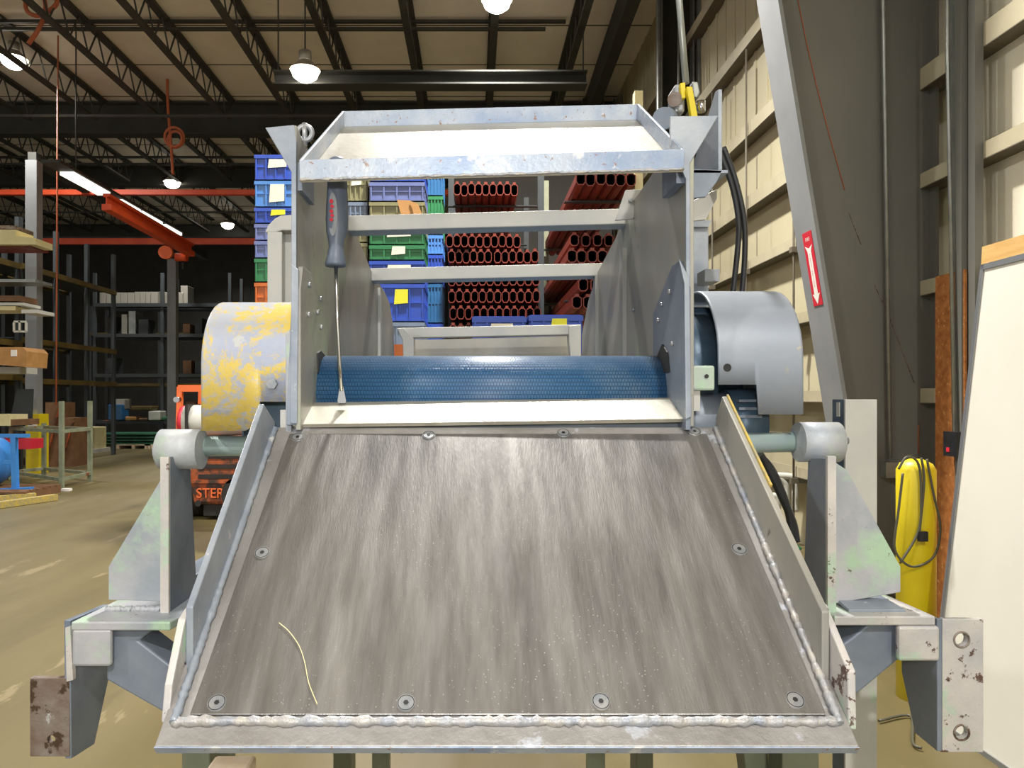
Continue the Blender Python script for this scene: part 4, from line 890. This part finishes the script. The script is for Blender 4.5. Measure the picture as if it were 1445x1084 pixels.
MB().yz([(1.045, 1.088), (1.155, 1.08), (1.155, .964), (1.112, .883), (1.048, .892)], -.575, -.566).build('hanger_plate', M['paint_dark'], mc, bevel=.001)
MB().pz([(92, 886), (99, 884), (103, 960), (94, 962)], 1.043, .008).build('hanger_edge', M['scuffed'], mc)
def hplate(px0, px1, py0, py1, Y, hs, t=.01):
    return MB().holes([(WX(px0, Y), WZ(py0, Y)), (WX(px1, Y), WZ(py0, Y)), (WX(px1, Y), WZ(py1, Y)), (WX(px0, Y), WZ(py1, Y))], [circ(WX(a, Y), WZ(b, Y), r, 20) for a, b, r in hs], lambda u, v, s: (u, Y+s*t, v))
hplate(42, 98, 957, 1068, 1.046, [(72, 1044, .0058)]).build('mounting_plate', M['rust'], mc, bevel=.001)
# right stand
MB().pz([(1178, 652), (1196, 664), (1271, 800), (1271, 836), (1178, 852)], 1.08, .012).build('stand_gusset', M['paint_mint'], mc, bevel=.001)
MB().yz([(1.056, 1.315), (1.112, 1.31), (1.13, 1.09), (1.056, 1.085)], .50, .512).build('stand_web', M['paint_dark'], mc, bevel=.001)
MB().box(.50, .512, 1.05, 1.056, 1.085, 1.318).build('stand_edge', M['scuffed'], mc)
MB().prism([(.50, 1.03, 1.085), (.64, 1.03, 1.085), (.635, 1.15, 1.085), (.50, 1.15, 1.085)], [(.50, 1.03, 1.098), (.64, 1.03, 1.098), (.635, 1.15, 1.098), (.50, 1.15, 1.098)]).build('stand_foot_plate', M['scuffed'], mc, bevel=.002)
MB().prism([(.53, 1.05, 1.097), (.61, 1.05, 1.097), (.60, 1.11, 1.106), (.53, 1.11, 1.106)], [(.53, 1.05, 1.102), (.61, 1.05, 1.102), (.60, 1.11, 1.111), (.53, 1.11, 1.111)]).build('foot_pad', M['paint'], mc, bevel=.001)
MB().box(.588, .645, 1.028, 1.04, 1.036, 1.0845).build('tube_end_plate', M['scuffed'], mc, bevel=.004)
MB().box(.592, .641, 1.04, 1.6, 1.04, 1.085).build('side_tube', M['paint_dark'], mc, bevel=.003)
MB().pz([(1180, 915), (1202, 900), (1236, 872), (1272, 872), (1272, 928), (1212, 978), (1180, 996)], 1.045, .06).build('diagonal_brace', M['paint_dark'], mc, bevel=.003)
MB().yz([(1.03, 1.095), (1.116, 1.08), (1.116, .99), (1.082, .913), (1.03, .911)], .642, .65).build('hanger_plate', M['paint_dark'], mc, bevel=.001)
hplate(1328, 1388, 874, 1062, 1.03, [(1357, 903, .0088), (1357, 1034, .0088)]).build('mounting_plate', M['scuffed'], mc, bevel=.001)
for (a, b) in ((1357, 903), (1357, 1034)): MB().ring(P(a, b, 1.03), (0, 1, 0), .0105, .0016, 20, 6).build('hole_burr', M['rust'], mc)
# right rear slab post
MB().box(.62, .673, 1.24, 1.246, 0, 1.398).build('rear_post', M['bar'], mc, bevel=.001)
MB().box(.62, .626, 1.246, 1.285, 0, 1.398).build('rear_post_flange', M['motor'], mc)
z = WZ(578, 1.26); MB().box(.6185, .62, 1.258, 1.268, z-.012, z+.012).build('slot', M['bar'], mc)
# under frame
MB().box(-.43, .5, 1.05, 1.11, .96, 1.03).build('under_beam', M['leg'], mc, bevel=.003)
for (a, b, Y) in ((256, 296, 1.05), (470, 495, 1.2), (898, 922, 1.2), (1104, 1156, 1.05)):
    MB().box(WX(a, Y), WX(b, Y), Y, Y+.05, 0, .99 if Y < 1.1 else 1.2).build('leg', M['leg'], mc, bevel=.002)
MB().prism([(WX(1036, 1.1), 1.1, .99), (WX(1070, 1.1), 1.1, .99), (WX(1070, 1.1), 1.14, .99), (WX(1036, 1.1), 1.14, .99)], [(WX(1036, 1.1)+.12, 1.1, 0), (WX(1070, 1.1)+.12, 1.1, 0), (WX(1070, 1.1)+.12, 1.14, 0), (WX(1036, 1.1)+.12, 1.14, 0)]).build('slanted_leg', M['leg'], mc, bevel=.002)
for X in (-.3, .34): MB().box(X, X+.05, 2.2, 2.25, 0, 1.4).build('leg', M['leg'], mc, bevel=.002)
for X in (-.3, .34): MB().box(X, X+.04, 1.15, 2.25, 1.28, 1.33).build('side_rail', M['leg'], mc, bevel=.002)
for X in (-.556, .6): MB().box(X, X+.045, 1.55, 1.6, 0, 1.04).build('leg', M['leg'], mc, bevel=.002)
# hoses of the machine
for l in ([(1016, 215), (1033, 262), (1042, 310), (1041, 350), (1034, 416)], [(1021, 208), (1038, 255), (1050, 310), (1051, 360), (1047, 416)]):
    MB().tube(smooth(pxp(l, 1.3)), .0048, 10).build('black_hose', M['black'], mc)
for l, mm in (([(1060, 625), (1078, 650), (1098, 690), (1118, 735), (1124, 765)], 'black'), ([(1068, 640), (1090, 665), (1112, 720), (1118, 760)], 'black'), ([(1105, 740), (1120, 765), (1130, 775)], 'greenwire')):
    MB().tube(smooth(pxp(l, 1.35)), .007 if mm == 'black' else .003, 10).build('black_hose' if mm == 'black' else 'green_lead', M[mm], mc)
t = thing('floor_lead', (WX(1215, 2.6), 2.6, 0), 'green and black leads trailing to the floor behind the right brace', 'cord')
MB().tube(smooth([P(1216, 960, 1.9), P(1214, 1000, 2.2), (WX(1200, 2.7), 2.7, .02)]), .006, 8).build('green_lead', M['greenwire'], t)
MB().tube(smooth([P(1226, 960, 1.9), P(1222, 1000, 2.2), (WX(1212, 2.8), 2.8, .02)]), .007, 8).build('black_lead', M['black'], t)
MB().tube(smooth([(WX(1240, 3.2), 3.2, .012), (WX(1275, 3.3), 3.25, .012), (WX(1268, 3.1), 3.0, .012), (WX(1290, 3), 2.95, .012)]), .006, 8).build('grey_lead', M['greywire'], t)

# lever hoist resting on the right bracket, with its sling going up
t = thing('lever_hoist', P(968, 160, 1.3), 'lever hoist with yellow straps and a sling behind the tray corner', 'hoist')
MB().box(WX(948, 1.3), WX(962, 1.3), 1.28, 1.33, WZ(164, 1.3), WZ(125, 1.3)).build('housing', M['bolt'], t, bevel=.004)
MB().cyl(P(952, 140, 1.27), P(952, 140, 1.33), .012, 16).build('ratchet_wheel', M['rust'], t)
MB().pz([(960, 117), (967, 116), (968, 138), (962, 139)], 1.27, .012).build('yellow_strap', M['yellow'], t, bevel=.001)
MB().pz([(969, 122), (977, 122), (985, 165), (976, 166)], 1.26, .012).build('yellow_strap', M['yellow'], t, bevel=.001)
MB().pz([(977, 115), (985, 115), (988, 130), (984, 138), (979, 136)], 1.28, .02).build('hook_block', M['galv'], t, bevel=.002)
MB().cyl(P(989, 143, 1.28), P(989, 158, 1.28), .008, 12).build('bolt_end', M['chrome'], t)
MB().tube([P(968, 118, 1.3), P(955, -40, 1.3), P(952, -300, 1.5)], .006, 8).build('sling', M['galv'], t)

# screwdriver
t = thing('screwdriver', P(482, 574, 1.118), 'large flat-blade screwdriver with a dark handle standing on the bright strip', 'screwdriver')
def prof(l, Y): return [P(x, y, Y) for x, y, r in l], [r*Y/F for x, y, r in l]
Yh = 1.09
pts, rr = prof([(476, 222, 6), (476, 226, 12), (476, 236, 14.5), (476, 262, 14), (476, 285, 15.2), (475.5, 310, 15.8), (475, 328, 14.6), (474.5, 342, 11), (474.5, 350, 10.6), (474, 362, 12.5), (473.5, 372, 15), (473.5, 376, 14)], Yh)
MB().tube(pts, rr, 32).build('handle', M['handle'], t)
hd = t.children[0]
def grip(cx, cy, a, b, off, m, nm, par):
    pts = [(cx+a*math.cos(q), cy+b*math.sin(q)*1.0) for q in [2*math.pi*i/28 for i in range(28)]]
    A = []
    for x, y in pts:
        r = 15.6; dx = x-475.5; dep = math.sqrt(max(r*r-dx*dx, 1)); A.append(P(x, y, Yh-(dep+off)*Yh/F))
    return MB().prism(A, [v+Vector((0, .0006, 0)) for v in A]).build(nm, m, par)
grip(469.5, 302, 6.5, 31, 1.3, M['handle_grey'], 'grip_inlay', hd)
for k, (y, hgt) in enumerate(((283, 4), (290, 3.2), (297, 3.5), (303, 3), (309, 3.2))):
    grip(467.5+(k % 2), y+1, 2.6, hgt*.8, 2.1, M['red'], 'red_print', hd)
for s in range(6):
    a = math.pi*2*s/6
MB().tube([P(474, 374, Yh), P(476, 450, 1.10), P(479.5, 515, 1.108), P(482, 552, 1.112)], .0029, 14).build('shaft', M['chrome'], t)
A = [P(479.5, 545, 1.112), P(484.5, 545, 1.112), P(488.5, 566, 1.112), P(487.5, 569, 1.112), P(477.5, 569, 1.112), P(476.5, 566, 1.112)]
MB().prism([v+Vector((0, -.0012, 0)) for v in A], [v+Vector((0, .0015, 0)) for v in A]).build('blade_tip', M['chrome'], t)
# timber prop below the lip
t = tag(MB().box(-.298, -.25, .80, .86, 0, .988).build('timber_prop', M['wood'], bevel=.004), 'pale timber prop standing under the left end of the chute lip', 'timber')
t.location.z = 0
# straw on the liner
pts = [CP(x, y, .001) for x, y in ((394, 880), (408, 892), (422, 912), (430, 935), (436, 965), (448, 995))]
tag(MB().tube(smooth(pts), .0005, 6).build('straw_fibre', M['cream']), 'thin cream fibre lying on the chute liner at the lower left', 'fibre')
